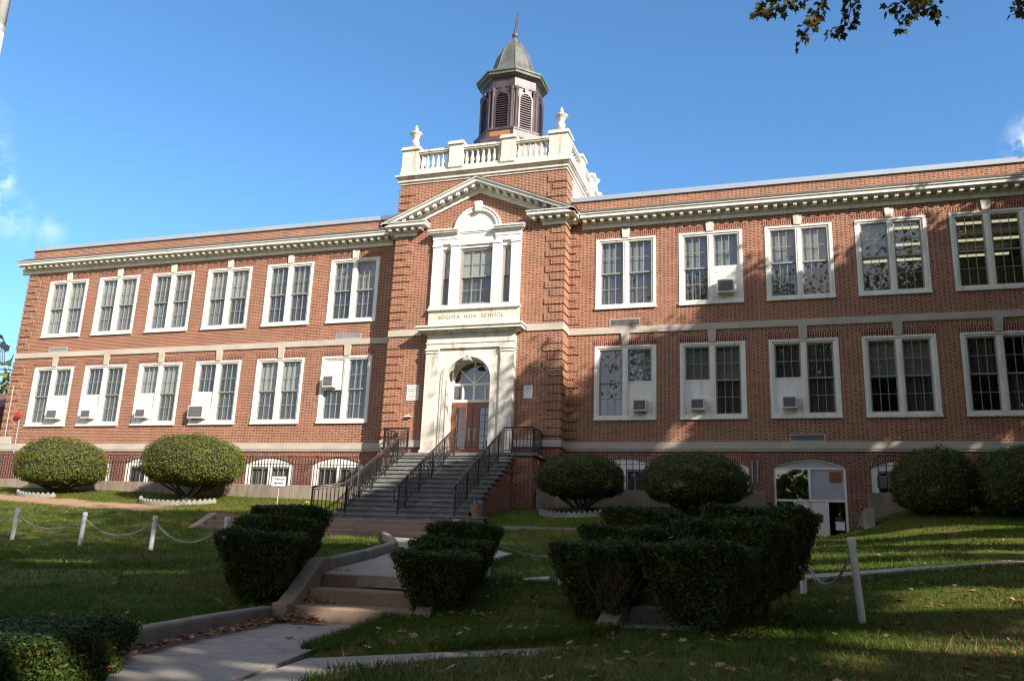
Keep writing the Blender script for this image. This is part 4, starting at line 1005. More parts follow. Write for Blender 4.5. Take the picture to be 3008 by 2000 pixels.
# planters at the foot
def planter(x, y, z, label, cols):
    t = thing('flower_pot', label, 'flower pot', (x,y,z), 'flower pots at the foot of the entrance steps')
    m = MB(); m.lathe(x, y, [(.15,z),(.155,z+.02),(.215,z+.33),(.235,z+.34),(.235,z+.40),(.20,z+.40),(.19,z+.36)], 16); build('pot', m, CLAY, t)
    f = MB()
    for i in range(160):
        a = random.random()*2*PI; r = .22*math.sqrt(random.random()); h = z+.40+random.random()*.16*(1.2-r/.22)
        p = Vector((x+r*math.cos(a), y+r*math.sin(a), h)); d = Vector((random.uniform(-1,1),random.uniform(-1,1),random.uniform(-.3,1))).normalized(); u = d.orthogonal().normalized()*.045; v_ = d.cross(u)
        f.quad(p-u-v_, p+u-v_, p+u+v_, p-u+v_, 0 if i < 100 else 1)
    build('flowers', f, [HEDGE[2], cols], t)
planter(2.72, -6.72, ZB+rise+.002, 'clay pot of violet flowers on the right end of the lowest step', simple('violet_petals', (.38,.33,.62)))
planter(-3.55, -6.5, tz1(-3.55,-6.5)-.02, 'clay pot of yellow and white flowers left of the entrance steps, behind the railing', simple('yellow_petals', (.65,.42,.10)))
# concrete flight below
FL = thing('concrete_steps', 'wide low flight of reddish concrete steps below the bluestone stairs', 'steps', (-2,-8.6,2.0))
m = MB(); XA, XB = -6.15, 2.35
m.box(XA, XB, -7.9, -6.55, 1.7, 2.575); m.box(XA, XB, -8.3, -7.9, 1.7, 2.395); m.box(XA, XB, -8.7, -8.3, 1.7, 2.215)
build('step', m, CONCR, FL, bevel=.02)
m = MB()
for s, x0 in ((-1, XA), (1, XB)):
    m.prism_x([(-9.0,1.7),(-6.55,1.7),(-6.55,2.66),(-7.8,2.66),(-9.0,2.06)], min(x0,x0+s*.28), max(x0,x0+s*.28))
build('cheek_wall', m, CONC, FL, bevel=.02)
m = MB()
for i in range(12):
    xa, xb = 2.64+i*.62, 2.64+(i+1)*.62; za, zb = 2.50-.004*i, 2.50-.004*(i+1)
    m.hexa([(xa,-8.15,1.9),(xb,-8.15,1.9),(xb,-7.95,1.9),(xa,-7.95,1.9)], [(xa,-8.15,za),(xb,-8.15,zb),(xb,-7.95,zb),(xa,-7.95,za)])
tag(build('edging_curb', m, CONC), kind='structure')

# ------------------------------------------------------------------ walks, curbs, small stairs
def joints_slab(name, polys, mat):
    m = MB()
    for p in polys:
        n = len(p); m.add([(x,y,z) for x,y,z in p]+[(x,y,z-.15) for x,y,z in p], [tuple(range(n))]+[(i,i+n,(i+1)%n+n,(i+1)%n) for i in range(n)])
    return tag(build(name, m, mat), kind='structure')
def lerp2(a, b, t): return (a[0]+(b[0]-a[0])*t, a[1]+(b[1]-a[1])*t)
def worn_concrete(name, c1, c2, crack=.28):
    m, nt, b = newmat(name)
    g = nt.nodes.new('ShaderNodeNewGeometry')
    c = ramp(nt, noise(nt, 1.1, 7, .65), [(.3, c2), (.7, c1)])
    c = mixcol(nt, 1.0, c, ramp(nt, noise(nt, 90, 3, .6), [(.30, (.70,.70,.70)), (.62, (1.12,1.12,1.12))]), 'MULTIPLY')
    c = mixcol(nt, 1.0, c, ramp(nt, noise(nt, 7, 6, .7), [(.30, (.80,.77,.72)), (.46, (1,1,1))]), 'MULTIPLY')
    vo = nt.nodes.new('ShaderNodeTexVoronoi'); vo.feature = 'DISTANCE_TO_EDGE'; vo.inputs['Scale'].default_value = .55
    wv = nt.nodes.new('ShaderNodeVectorMath'); wv.operation = 'ADD'; sc_ = nt.nodes.new('ShaderNodeTexNoise'); sc_.inputs['Scale'].default_value = 2.5; nt.links.new(g.outputs['Position'], sc_.inputs['Vector'])
    sv = nt.nodes.new('ShaderNodeVectorMath'); sv.operation = 'SCALE'; sv.inputs['Scale'].default_value = .5; nt.links.new(sc_.outputs['Color'], sv.inputs[0])
    nt.links.new(g.outputs['Position'], wv.inputs[0]); nt.links.new(sv.outputs[0], wv.inputs[1]); nt.links.new(wv.outputs[0], vo.inputs['Vector'])
    c = mixcol(nt, 1.0, c, ramp(nt, vo.outputs['Distance'], [(.0, (1-crack,)*3), (.012, (1,1,1))]), 'MULTIPLY')
    nt.links.new(c, b.inputs['Base Color']); b.inputs['Roughness'].default_value = .93; b.inputs['Specular IOR Level'].default_value = .2
    bp = nt.nodes.new('ShaderNodeBump'); bp.inputs['Strength'].default_value = .3; bp.inputs['Distance'].default_value = .01
    nt.links.new(noise(nt, 70, 4), bp.inputs['Height']); nt.links.new(bp.outputs[0], b.inputs['Normal'])
    return m
WALKC = worn_concrete('walk_concrete', (.43,.375,.305), (.34,.297,.243))
CONCR = worn_concrete('worn_red_concrete', (.37,.262,.178), (.25,.172,.118), .12)
CHEEK = worn_concrete('cheek_concrete', (.34,.265,.19), (.23,.175,.125), .12)
zl = .77
slabs = []
Lp = [(8.35,-29.4),(7.95,-28.2),(7.18,-26.85),(6.42,-23.55)]; 
# main lower walk cut into flags
Lq = [(8.4,-29.5),(7.99,-28.02),(7.32,-26.85),(6.75,-24.9),(6.36,-23.28)]
Rq = [(9.3,-29.6),(8.86,-28.1),(8.62,-27.05),(8.05,-25.0),(7.72,-23.12)]
for i in range(4):
    g_ = .008
    a, b_ = lerp2(Lq[i], Lq[i+1], .004), lerp2(Lq[i], Lq[i+1], .996); c_, d_ = lerp2(Rq[i], Rq[i+1], .996), lerp2(Rq[i], Rq[i+1], .004)
    slabs.append([(a[0],a[1],zl),(d_[0],d_[1],zl),(c_[0],c_[1],zl),(b_[0],b_[1],zl)])
# fork to the right
Fa = [(8.90,-28.0),(8.66,-27.0),(8.47,-26.12),(9.13,-25.1),(9.79,-24.08),(10.36,-23.10)]
Fb = [(9.75,-28.2),(9.3,-27.2),(9.16,-26.9),(9.95,-25.35),(10.55,-24.2),(11.1,-23.12)]
for i in range(5):
    a, b_ = lerp2(Fa[i], Fa[i+1], .006), lerp2(Fa[i], Fa[i+1], .994); c_, d_ = lerp2(Fb[i], Fb[i+1], .994), lerp2(Fb[i], Fb[i+1], .006)
    slabs.append([(a[0],a[1],zl-.004),(d_[0],d_[1],zl-.004),(c_[0],c_[1],zl-.004),(b_[0],b_[1],zl-.004)])
joints_slab('lower_path', slabs, WALKC)
jb = MB(); jb.add([(x,y,.735) for x,y in LOWER], [tuple(range(len(LOWER)))]); tag(build('path_bed', jb, simple('joint_dirt',(.10,.065,.04))), kind='structure')
# upper walk
ul = [(5.80,-21.60),(5.40,-20.2),(4.9,-18.0),(4.1,-15.2),(2.5,-12.1),(.75,-8.95)]; ur = [(7.32,-21.75),(7.32,-20.4),(6.85,-17.6),(6.7,-15.3),(4.75,-12.1),(2.75,-8.75)]
slabs = []
for i in range(5):
    for k in range(3):
        a, b_ = lerp2(ul[i], ul[i+1], k/3+.003), lerp2(ul[i], ul[i+1], (k+1)/3-.003); d_, c_ = lerp2(ur[i], ur[i+1], k/3+.003), lerp2(ur[i], ur[i+1], (k+1)/3-.003)
        slabs.append([(p[0],p[1],upper_z(p[1])+.004) for p in (a, d_, c_, b_)])
joints_slab('upper_path', slabs, WALKC)
rl = [(10.4,-20.7),(10.8,-18.2),(12.2,-16.55),(16,-15.75),(24,-14.9)]; rr = [(11.2,-20.7),(11.4,-18.5),(12.35,-16.95),(16,-16.12),(24,-15.3)]; SIDE_EDGE = list(rr)
slabs = []
for i in range(4):
    for k in range(4):
        ps = [lerp2(rl[i], rl[i+1], k/4+.002), lerp2(rr[i], rr[i+1], k/4+.002), lerp2(rr[i], rr[i+1], (k+1)/4-.002), lerp2(rl[i], rl[i+1], (k+1)/4-.002)]
        slabs.append([(p[0],p[1],tz1(*p)+.05) for p in ps])
joints_slab('side_path', slabs, WALKC)
def curb(name, line, zs, width, h, side=1):
    m = MB(); P = [Vector(p) for p in line]; out = []
    for i, p in enumerate(P):
        d = (P[min(i+1,len(P)-1)]-P[max(i-1,0)]).normalized(); out.append(p+Vector((-d.y, d.x))*width*side)
    for i in range(len(P)-1):
        a, b_, c_, d_ = P[i], P[i+1], out[i+1], out[i]
        if side < 0: a, b_, c_, d_ = d_, c_, b_, a
        za, zb = zs[i], zs[i+1]
        m.hexa([(a.x,a.y,za-.2),(b_.x,b_.y,zb-.2),(c_.x,c_.y,zb-.2),(d_.x,d_.y,za-.2)], [(a.x,a.y,za+h),(b_.x,b_.y,zb+h),(c_.x,c_.y,zb+h),(d_.x,d_.y,za+h)])
    bm_o = build(name, m, CONCD)
    import bmesh
    bm = bmesh.new(); bm.from_mesh(bm_o.data); bmesh.ops.remove_doubles(bm, verts=bm.verts, dist=1e-4)
    dup = [f for f in bm.faces if sum(1 for e in f.edges if len(e.link_faces) > 2) >= 4]
    bmesh.ops.delete(bm, geom=dup, context='FACES'); bm.to_mesh(bm_o.data); bm.free()
    b = bm_o.modifiers.new('bevel', 'BEVEL'); b.width = .03; b.segments = 2; b.limit_method = 'ANGLE'
    return tag(bm_o, kind='structure')
curb('path_curb', [(8.30,-29.2),(7.93,-28.0),(7.28,-26.85),(6.71,-24.9),(6.34,-23.32)], [zl]*5, .16, .165)
curb('upper_curb', [(5.74,-21.50),(5.36,-20.2),(4.86,-18.0),(4.06,-15.2),(2.46,-12.1),(.9,-9.3)], [upper_z(y) for y in (-21.5,-20.2,-18,-15.2,-12.1,-9.3)], .17, .16)
G1 = thing('garden_steps', 'three reddish concrete steps with a sloping left cheek, between two dark hedges', 'steps', (6.9,-22.6,.77))
m = MB(); U = Vector((-.31,.95)).normalized()
def skew_step(mb, a, b_, d0, d1, z0, z1):
    A0, B0 = Vector(a)+U*d0, Vector(b_)+U*d0; A1, B1 = Vector(a)+U*d1, Vector(b_)+U*d1
    mb.hexa([(*A0,z0),(*B0,z0),(*B1,z0),(*A1,z0)], [(*A0,z1),(*B0,z1),(*B1,z1),(*A1,z1)])
bl_, br2 = (6.50,-23.20), (7.98,-23.05)
skew_step(m, bl_, br2, 0, .80, .55, .942); skew_step(m, bl_, br2, .80, 1.56, .55, 1.112); skew_step(m, bl_, br2, 1.56, 2.0, .55, 1.284)
build('step', m, CONCR, G1, bevel=.018)
for (s, base) in ((-1, Vector(bl_)), (1, Vector(br2))):
    m = MB(); o0, o1 = (-.22, -.003) if s < 0 else (.003, .22)
    def pt(d, o_, z): p = base+U*d; return (p.x+o_, p.y, z)
    for (d0, d1, z0_, z1_) in (((-.22, 0.02, .98, .985), (.02, 1.55, .985, 1.48), (1.55, 2.0, 1.48, 1.50)) if s < 0 else ((.05, .25, .94, .96), (.25, 2.0, .96, 1.40))):
        m.hexa([pt(d0,o0,.55),pt(d0,o1,.55),pt(d1,o1,.55),pt(d1,o0,.55)], [pt(d0,o0,z0_),pt(d0,o1,z0_),pt(d1,o1,z1_),pt(d1,o0,z1_)])
    build('cheek_wall', m, CHEEK, G1, bevel=.02)
G2 = thing('garden_steps', 'smaller grey concrete steps half hidden between the two right hedges', 'steps', (10.75,-22.6,.77))
m = MB(); m.box(10.34,11.25,-22.95,-22.30,.5,.935); m.box(10.34,11.25,-22.30,-21.6,.5,1.10); m.box(10.34,11.25,-21.6,-20.7,.5,1.27)
build('step', m, CONC, G2, bevel=.018)
m = MB(); m.prism_x([(-23.15,.5),(-20.8,.5),(-20.8,1.45),(-21.5,1.42),(-23.0,.95),(-23.15,.93)], 10.10, 10.337)
build('cheek_wall', m, CONC, G2, bevel=.02)

# ------------------------------------------------------------------ retaining walls and fences
def rwall(x0, x1, z0, z1, label, yf=-1.80, yb=-1.50, n=10):
    m = MB()
    for i in range(n):
        a, b_ = x0+(x1-x0)*i/n, x0+(x1-x0)*(i+1)/n; za, zb = z0+(z1-z0)*i/n, z0+(z1-z0)*(i+1)/n
        m.hexa([(a+.004,yf,2.0),(b_-.004,yf,2.0),(b_-.004,yb,2.0),(a+.004,yb,2.0)], [(a+.004,yf,za),(b_-.004,yf,zb),(b_-.004,yb,zb),(a+.004,yb,za)])
    return tag(build('retaining_wall', m, CONCD, bevel=.02), label, 'retaining wall')
rwall(-34, -3.2, 4.27, 4.07, 'long low stained concrete wall in front of the left wing, under an iron fence', n=8)
rwall(3.2, 11.35, 4.07, 4.10, 'low stained concrete wall behind the round shrubs right of the entrance steps', n=3)
rwall(14.62, 27, 4.12, 4.15, 'dark stained concrete wall behind the two shrubs at the right edge', n=4)
def fence(x0, x1, zf, top, label, name='iron_fence', y=-1.65, sp=.148, cat='fence'):
    t = thing(name, label, cat, (x0, y, zf(x0)))
    m = MB(); n = int((x1-x0)/sp)
    for i in range(n+1):
        x = x0+(x1-x0)*i/n; m.box(x-.014, x+.014, y-.014, y+.014, zf(x)-.02, top(x))
    build('pickets', m, IRON, t)
    m = MB()
    m.hexa([(x0,y-.018,top(x0)),(x1,y-.018,top(x1)),(x1,y+.018,top(x1)),(x0,y+.018,top(x0))], [(x0,y-.018,top(x0)+.022),(x1,y-.018,top(x1)+.022),(x1,y+.018,top(x1)+.022),(x0,y+.018,top(x0)+.022)]); build('top_rail', m, IRON, t)
    m = MB(); d = .32
    m.hexa([(x0,y-.015,top(x0)-d),(x1,y-.015,top(x1)-d),(x1,y+.015,top(x1)-d),(x0,y+.015,top(x0)-d)], [(x0,y-.015,top(x0)-d+.02),(x1,y-.015,top(x1)-d+.02),(x1,y+.015,top(x1)-d+.02),(x0,y+.015,top(x0)-d+.02)]); build('middle_rail', m, IRON, t)
fence(-33, -3.2, lambda x: 4.27-.2*(x+34)/30.8, lambda x: 5.36-.12*(x+24)/20, 'long black iron picket fence on the concrete wall along the left wing')
fence(4.9, 7.5, lambda x: 4.07, lambda x: 5.33, 'short black iron window guard between the two round shrubs right of the steps', 'window_guard', sp=.235, cat='window guard')
fence(15.0, 17.5, lambda x: 4.12, lambda x: 5.33, 'black iron window guard right of the arched basement door, partly behind a shrub', 'window_guard', sp=.235, cat='window guard')
# cheek wall and handrail of the basement stairwell
t = thing('stairwell_wall', 'concrete cheek wall with a sloping pipe handrail beside the basement door', 'cheek wall', (14.6,-3.0,2.4))
m = MB(); m.prism_x([(-4.05,2.1),(-.15,2.1),(-.15,3.12),(-3.72,3.46),(-4.05,3.46)], 14.30, 14.60); build('concrete_body', m, CONC, t, bevel=.015)
m = MB(); m.tube([(14.22,-4.0,3.52),(14.22,-.4,2.85)], .025, 8)
for yv in (-3.4, -2.2, -1.0): m.tube([(14.22,yv,3.40+(-3.4-yv)*.186),(14.31,yv,3.36+(-3.4-yv)*.186)], .015, 6)
build('handrail', m, GALV, t)

# ------------------------------------------------------------------ chain posts
POSTS = []
def post(x, y, h, r, lean, label):
    z = tz1(x, y)-.03; t = thing('chain_post', label, 'post', (x,y,z), 'white chain posts on the lawn')
    top = Vector((x+lean[0]*h, y+lean[1]*h, z+h))
    m = MB(); m.tube([(x,y,z-.2),tuple(top)], r, 14); build('shaft', m, POSTW, t, smooth=False)
    ax = (top-Vector((x,y,z))).normalized()
    m = MB(); m.tube([top-ax*.09, top-ax*.01, top+ax*.012], [r*1.18,r*1.18,r*1.02], 14); build('cap', m, POSTW, t)
    m = MB(); e = top-ax*.17
    m.tube([e+Vector((-r*1.6,0,.015)), e+Vector((r*1.6,0,.015))], .008, 6); build('eye_bolt', m, GALV, t)
    POSTS.append((x,y,z,top,r,e)); return t
post(-7.81,-14.18,.86,.052,(.03,0),'leftmost white chain post on the lawn, near the left edge')
post(-5.20,-14.50,.86,.052,(.03,0),'second white chain post from the left on the lawn, in front of a round shrub')
post(-2.69,-14.85,.86,.052,(.02,0),'third white chain post from the left, standing alone in open lawn')
post(-.18,-15.44,.82,.052,(.01,0),'white chain post whose top shows just behind the stepped hedge left of the path')
post(9.02,-18.65,.74,.048,(0,0),'white chain post hidden behind the hedge beside the right garden steps')
post(12.30,-18.12,.78,.05,(-.01,0),'white chain post half hidden at the right end of the largest hedge')
post(12.96,-20.54,1.06,.046,(-.09,-.03),'tall white chain post leaning to the left, nearest on the right lawn')
post(7.45,-19.0,.74,.048,(0,0),'white chain post hidden behind the hedge right of the main path')
post(-10.3,-13.9,.86,.052,(.02,0),'white chain post outside the left edge of the lawn view')
CHAINM = simple('chain_steel', (.50,.50,.50), (.36,.36,.36), 20, .45, metal=.3)
def chain(a, b_, sag, label):
    A, Bv = a, b_; n = max(12, int((Bv-A).length*1.1/.042)); pts = []
    for i in range(n+1):
        s_ = i/n; p = A.lerp(Bv, s_); p.z -= 4*sag*s_*(1-s_); pts.append(p)
    m = MB()
    for i in range(n):
        p = (pts[i]+pts[i+1])/2; d = (pts[i+1]-pts[i]); L = d.length; d.normalize(); u = d.orthogonal().normalized()
        if i % 2: u = d.cross(u)
        v = d.cross(u); ring_ = []
        for k in range(8):
            an = 2*PI*k/8; ring_.append(p+d*(math.cos(an)*L*.72)+u*(math.sin(an)*.017))
        o = len(m.v)
        for k in range(8):
            rd = (ring_[k]-p).normalized()
            for (cx_, cy_) in ((1,0),(0,1),(-1,0),(0,-1)): m.v.append(tuple(ring_[k]+rd*(cx_*.0065)+v*(cy_*.0065)))
        for k in range(8):
            for j in range(4):
                m.f.append((o+k*4+j, o+k*4+(j+1)%4, o+((k+1)%8)*4+(j+1)%4, o+((k+1)%8)*4+j)); m.m.append(0)
    return tag(build('hanging_chain', m, CHAINM), label, 'chain', 'chains between the white lawn posts')
def link(i, j, sag, label):
    e0, e1 = POSTS[i][5], POSTS[j][5]; r0, r1 = POSTS[i][4]*1.5, POSTS[j][4]*1.5
    d = (e1-e0); d.z = 0; d.normalize(); chain(e0+d*r0, e1-d*r1, sag, label)
link(8, 0, .30, 'pale chain running off the left edge from the leftmost post')
link(0, 1, .30, 'pale chain sagging between the two leftmost white posts')
link(1, 2, .34, 'pale chain sagging between the second and third white posts')
link(2, 3, .42, 'pale chain sagging from the lone lawn post to the post behind the stepped hedge')
link(7, 4, .14, 'pale chain hanging between the two middle hedges')
link(5, 6, .42, 'pale chain hanging from the tall leaning post back to the largest hedge')
# broken post piece lying on the grass
m = MB(); z = tz1(8.62,-18.78); m.tube([(8.62,-18.78,z-.1),(8.62,-18.78,z+.17)], .048, 12); tag(build('post_stub', m, POSTW), 'broken white post stub at the left foot of the brown fronted hedge', 'post')
m = MB(); z = tz1(8.3,-18.9); m.tube([(8.05,-18.95,z+.03),(8.45,-18.85,z+.06)], [.03,.045], 8); tag(build('broken_post_piece', m, POSTW), 'broken white piece of post lying on the grass beside the hedge', 'post piece')

# ------------------------------------------------------------------ foliage helpers
def leaves_mesh(P, N, size, aspect, nmat, wts, jitter=.6, tri=False, seed=0):
    """quads at points P with rough normals N"""
    r = np.random.default_rng(seed); n = len(P)
    N = N+r.normal(0, jitter, (n, 3)); N /= np.linalg.norm(N, axis=1, keepdims=True)+1e-9
    T = r.normal(0, 1, (n, 3)); T -= (T*N).sum(1, keepdims=True)*N; T /= np.linalg.norm(T, axis=1, keepdims=True)+1e-9
    Bn = np.cross(N, T); s = size*(.6+.8*r.random((n, 1)))
    a = T*s; b = Bn*s*aspect
    V = np.stack([P-a, P-b*1.0+a*.1, P+a, P+b+a*.1], 1).reshape(-1, 3)
    F = np.arange(4*n).reshape(n, 4).tolist()
    mi = r.choice(nmat, n, p=wts)
    return V, F, mi
def lumps(D, seed, amp):
    """smooth pseudo noise on directions D"""
    r = np.random.default_rng(seed); out = np.zeros(len(D))
    for k in range(7):
        w_ = r.normal(0, 1, 3)*(2.0+1.4*k); out += np.sin(D@w_+r.random()*6.28)/(1+.5*k)
    return out*amp/2.2
def round_shrub(x, y, rx, ry, zt, zb, zg, n, mats, wts, label, seed, nb=9):
    t = thing('round_shrub', label, 'shrub', (x,y,zg), 'clipped round shrubs along the school')
    zc = zb+(zt-zb)*.42
    def surf(D, k=1.0):
        up = D[:,2] > 0
        hz = np.where(up, zt-zc, zc-zb)
        # flattened underside, full dome above
        e = np.abs(D[:,2])**np.where(up, .92, .70)*np.sign(D[:,2])
        rad = np.sqrt(np.maximum(1-np.abs(e)**2.3, 0))**.92
        hd = np.hypot(D[:,0], D[:,1])+1e-9
        lp = 1+lumps(D, seed, .075)+.03*np.sin(9*D[:,0]+seed)*np.sin(8*D[:,1]+2*seed)*np.sin(7*D[:,2])
        return np.c_[x+rx*rad*D[:,0]/hd*lp*k, y+ry*rad*D[:,1]/hd*lp*k, zc+hz*e*lp*k]
    r = np.random.default_rng(seed)
    D = r.normal(0, 1, (n, 3)); D /= np.linalg.norm(D, axis=1, keepdims=True)
    keep = (D[:,2] > -.8) | (r.random(n) < .4); D = D[keep]; n = len(D)
    P = surf(D); depth = r.random((n, 1))**2*.09
    C0 = np.array([x, y, zc]); stray = np.where(r.random((n, 1)) < .03, -.07*r.random((n, 1)), 0); P = P+(C0-P)*(depth+stray)+r.normal(0, .022, (n, 3))
    Nn = D.copy(); Nn[:,2] += .25
    # orange new growth comes in patches
    V, F, mi = leaves_mesh(P, Nn, .042, .34, 3, wts[:3], .55, seed=seed)
    pat = lumps(D*1.7, seed+5, 1.0)+.35*r.normal(0, 1, n); mi = np.where(pat > np.quantile(pat, 1-wts[3]), 3, mi)
    build('foliage', (V, F, mi), mats, t)
    # inner mass
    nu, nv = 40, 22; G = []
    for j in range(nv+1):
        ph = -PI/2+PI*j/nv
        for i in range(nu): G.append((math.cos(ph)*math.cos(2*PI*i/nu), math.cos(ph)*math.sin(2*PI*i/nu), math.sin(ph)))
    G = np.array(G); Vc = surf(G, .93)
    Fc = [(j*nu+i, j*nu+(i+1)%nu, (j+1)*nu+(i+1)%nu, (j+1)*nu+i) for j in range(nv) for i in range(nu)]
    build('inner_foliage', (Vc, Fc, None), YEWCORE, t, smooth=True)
    m = MB(); rr = random.Random(seed)
    for k in range(nb):
        a = 2*PI*k/nb+rr.uniform(-.3,.3); q_ = rr.uniform(.35,.78)
        p0 = (x+.12*math.cos(a), y+.12*math.sin(a), zg-.05); p3 = (x+rx*q_*math.cos(a), y+ry*q_*math.sin(a), zb+.42)
        mid = (x+rx*q_*.35*math.cos(a)+rr.uniform(-.08,.08), y+ry*q_*.35*math.sin(a), zg+(zb-zg)*.45+.05); mid2 = (x+rx*q_*.78*math.cos(a), y+ry*q_*.72*math.sin(a)+rr.uniform(-.08,.08), zb+.05)
        m.tube([p0, mid, mid2, p3], [.06,.048,.034,.02], 6)
        for kk in range(3):
            b0 = Vector(mid2); b1 = b0+Vector((rr.uniform(-.4,.4), rr.uniform(-.4,.4), .3)); m.tube([b0, (b0+b1)/2+Vector((0,0,-.03)), b1], [.022,.016,.01], 5)
    m.lathe(x, y, [(.30,zg-.1),(.22,zg+.08),(.16,zg+.2)], 10)
    build('branches', m, BARK, t)
    return t
EDGE = simple('edging_concrete', (.27,.255,.23), (.17,.16,.145), 6, .9)
def edging(x, y, rx, ry, zg, a0, a1, n, label):
    m = MB()
    for i in range(n):
        a = a0+(a1-a0)*(i+.5)/n; da = (a1-a0)/n*.5
        p = Vector((x+rx*math.cos(a), y+ry*math.sin(a))); q_ = Vector((-rx*math.sin(a), ry*math.cos(a))); L = q_.length*da; q_.normalize(); nn = Vector((q_.y, -q_.x))*.035
        z = tz1(p.x, p.y)-.02
        A = p-q_*L; C_ = p+q_*L
        pts = [A-nn, C_-nn, C_+nn, A+nn]
        m.hexa([(c_.x,c_.y,z-.08) for c_ in pts], [(c_.x,c_.y,z+.12) for c_ in pts])
        m.add([(A.x-nn.x,A.y-nn.y,z+.12),(C_.x-nn.x,C_.y-nn.y,z+.12),(p.x-nn.x,p.y-nn.y,z+.22),(A.x+nn.x,A.y+nn.y,z+.12),(C_.x+nn.x,C_.y+nn.y,z+.12),(p.x+nn.x,p.y+nn.y,z+.22)], [(0,1,2),(3,5,4),(0,2,5,3),(1,4,5,2)])
    tag(build('scalloped_edging', m, EDGE), label, 'edging', 'scalloped concrete edgings under shrubs')
# x, y, rx, ry, ztop, zbottom, ground
WL = [.30,.42,.28,.055]
round_shrub(-17.30,-3.75, 1.98, 1.6, 5.76, 3.70, tz1(-17.3,-3.75), 19000, YEW, [.14,.42,.44,.04], 'wide sunlit yellow green shrub clipped round, farthest left along the wall', 11)
round_shrub(-10.62,-3.75, 2.14, 1.7, 5.86, 3.82, tz1(-10.65,-3.75), 20000, YEW, [.14,.42,.44,.035], 'sunlit round shrub with orange tips, left of the entrance steps above a white scalloped edging', 12)
round_shrub(5.42,-4.0, 1.52, 1.45, 5.08, 3.58, tz1(5.42,-4.0), 14000, YEW, [.66,.30,.04,.012], 'dark green shrub clipped to a ball, just right of the entrance steps', 13)  # shade put into the leaf mix from here rightward: more dark leaves
round_shrub(9.22,-4.0, 1.78, 1.6, 5.16, 3.42, tz1(9.22,-4.0), 16000, YEW, [.66,.30,.04,.025], 'wide dark shrub with rusty tips between the small ball shrub and the basement door', 14)
round_shrub(16.38,-3.9, 1.28, 1.3, 5.26, 3.36, tz1(16.38,-3.9), 13000, YEW, [.50,.40,.10,.015], 'dark green shrub right of the stairwell wall, nearest the basement door', 15)
round_shrub(18.55,-4.2, 1.38, 1.35, 5.32, 3.32, tz1(18.55,-4.2), 13000, YEW, [.50,.40,.10,.015], 'green shrub cut off by the right edge of the view', 16)
edging(-17.0,-4.0, 1.5, 1.35, 0, R(205), R(312), 14, 'pale scalloped edging under the farthest left round shrub')
edging(-10.35,-4.2, 1.75, 1.5, 0, R(200), R(345), 22, 'white scalloped edging curving under the sunlit shrub left of the steps')
edging(5.55,-4.5, 1.35, 1.2, 0, R(190), R(320), 18, 'shaded scalloped edging around the ball shrub right of the steps')

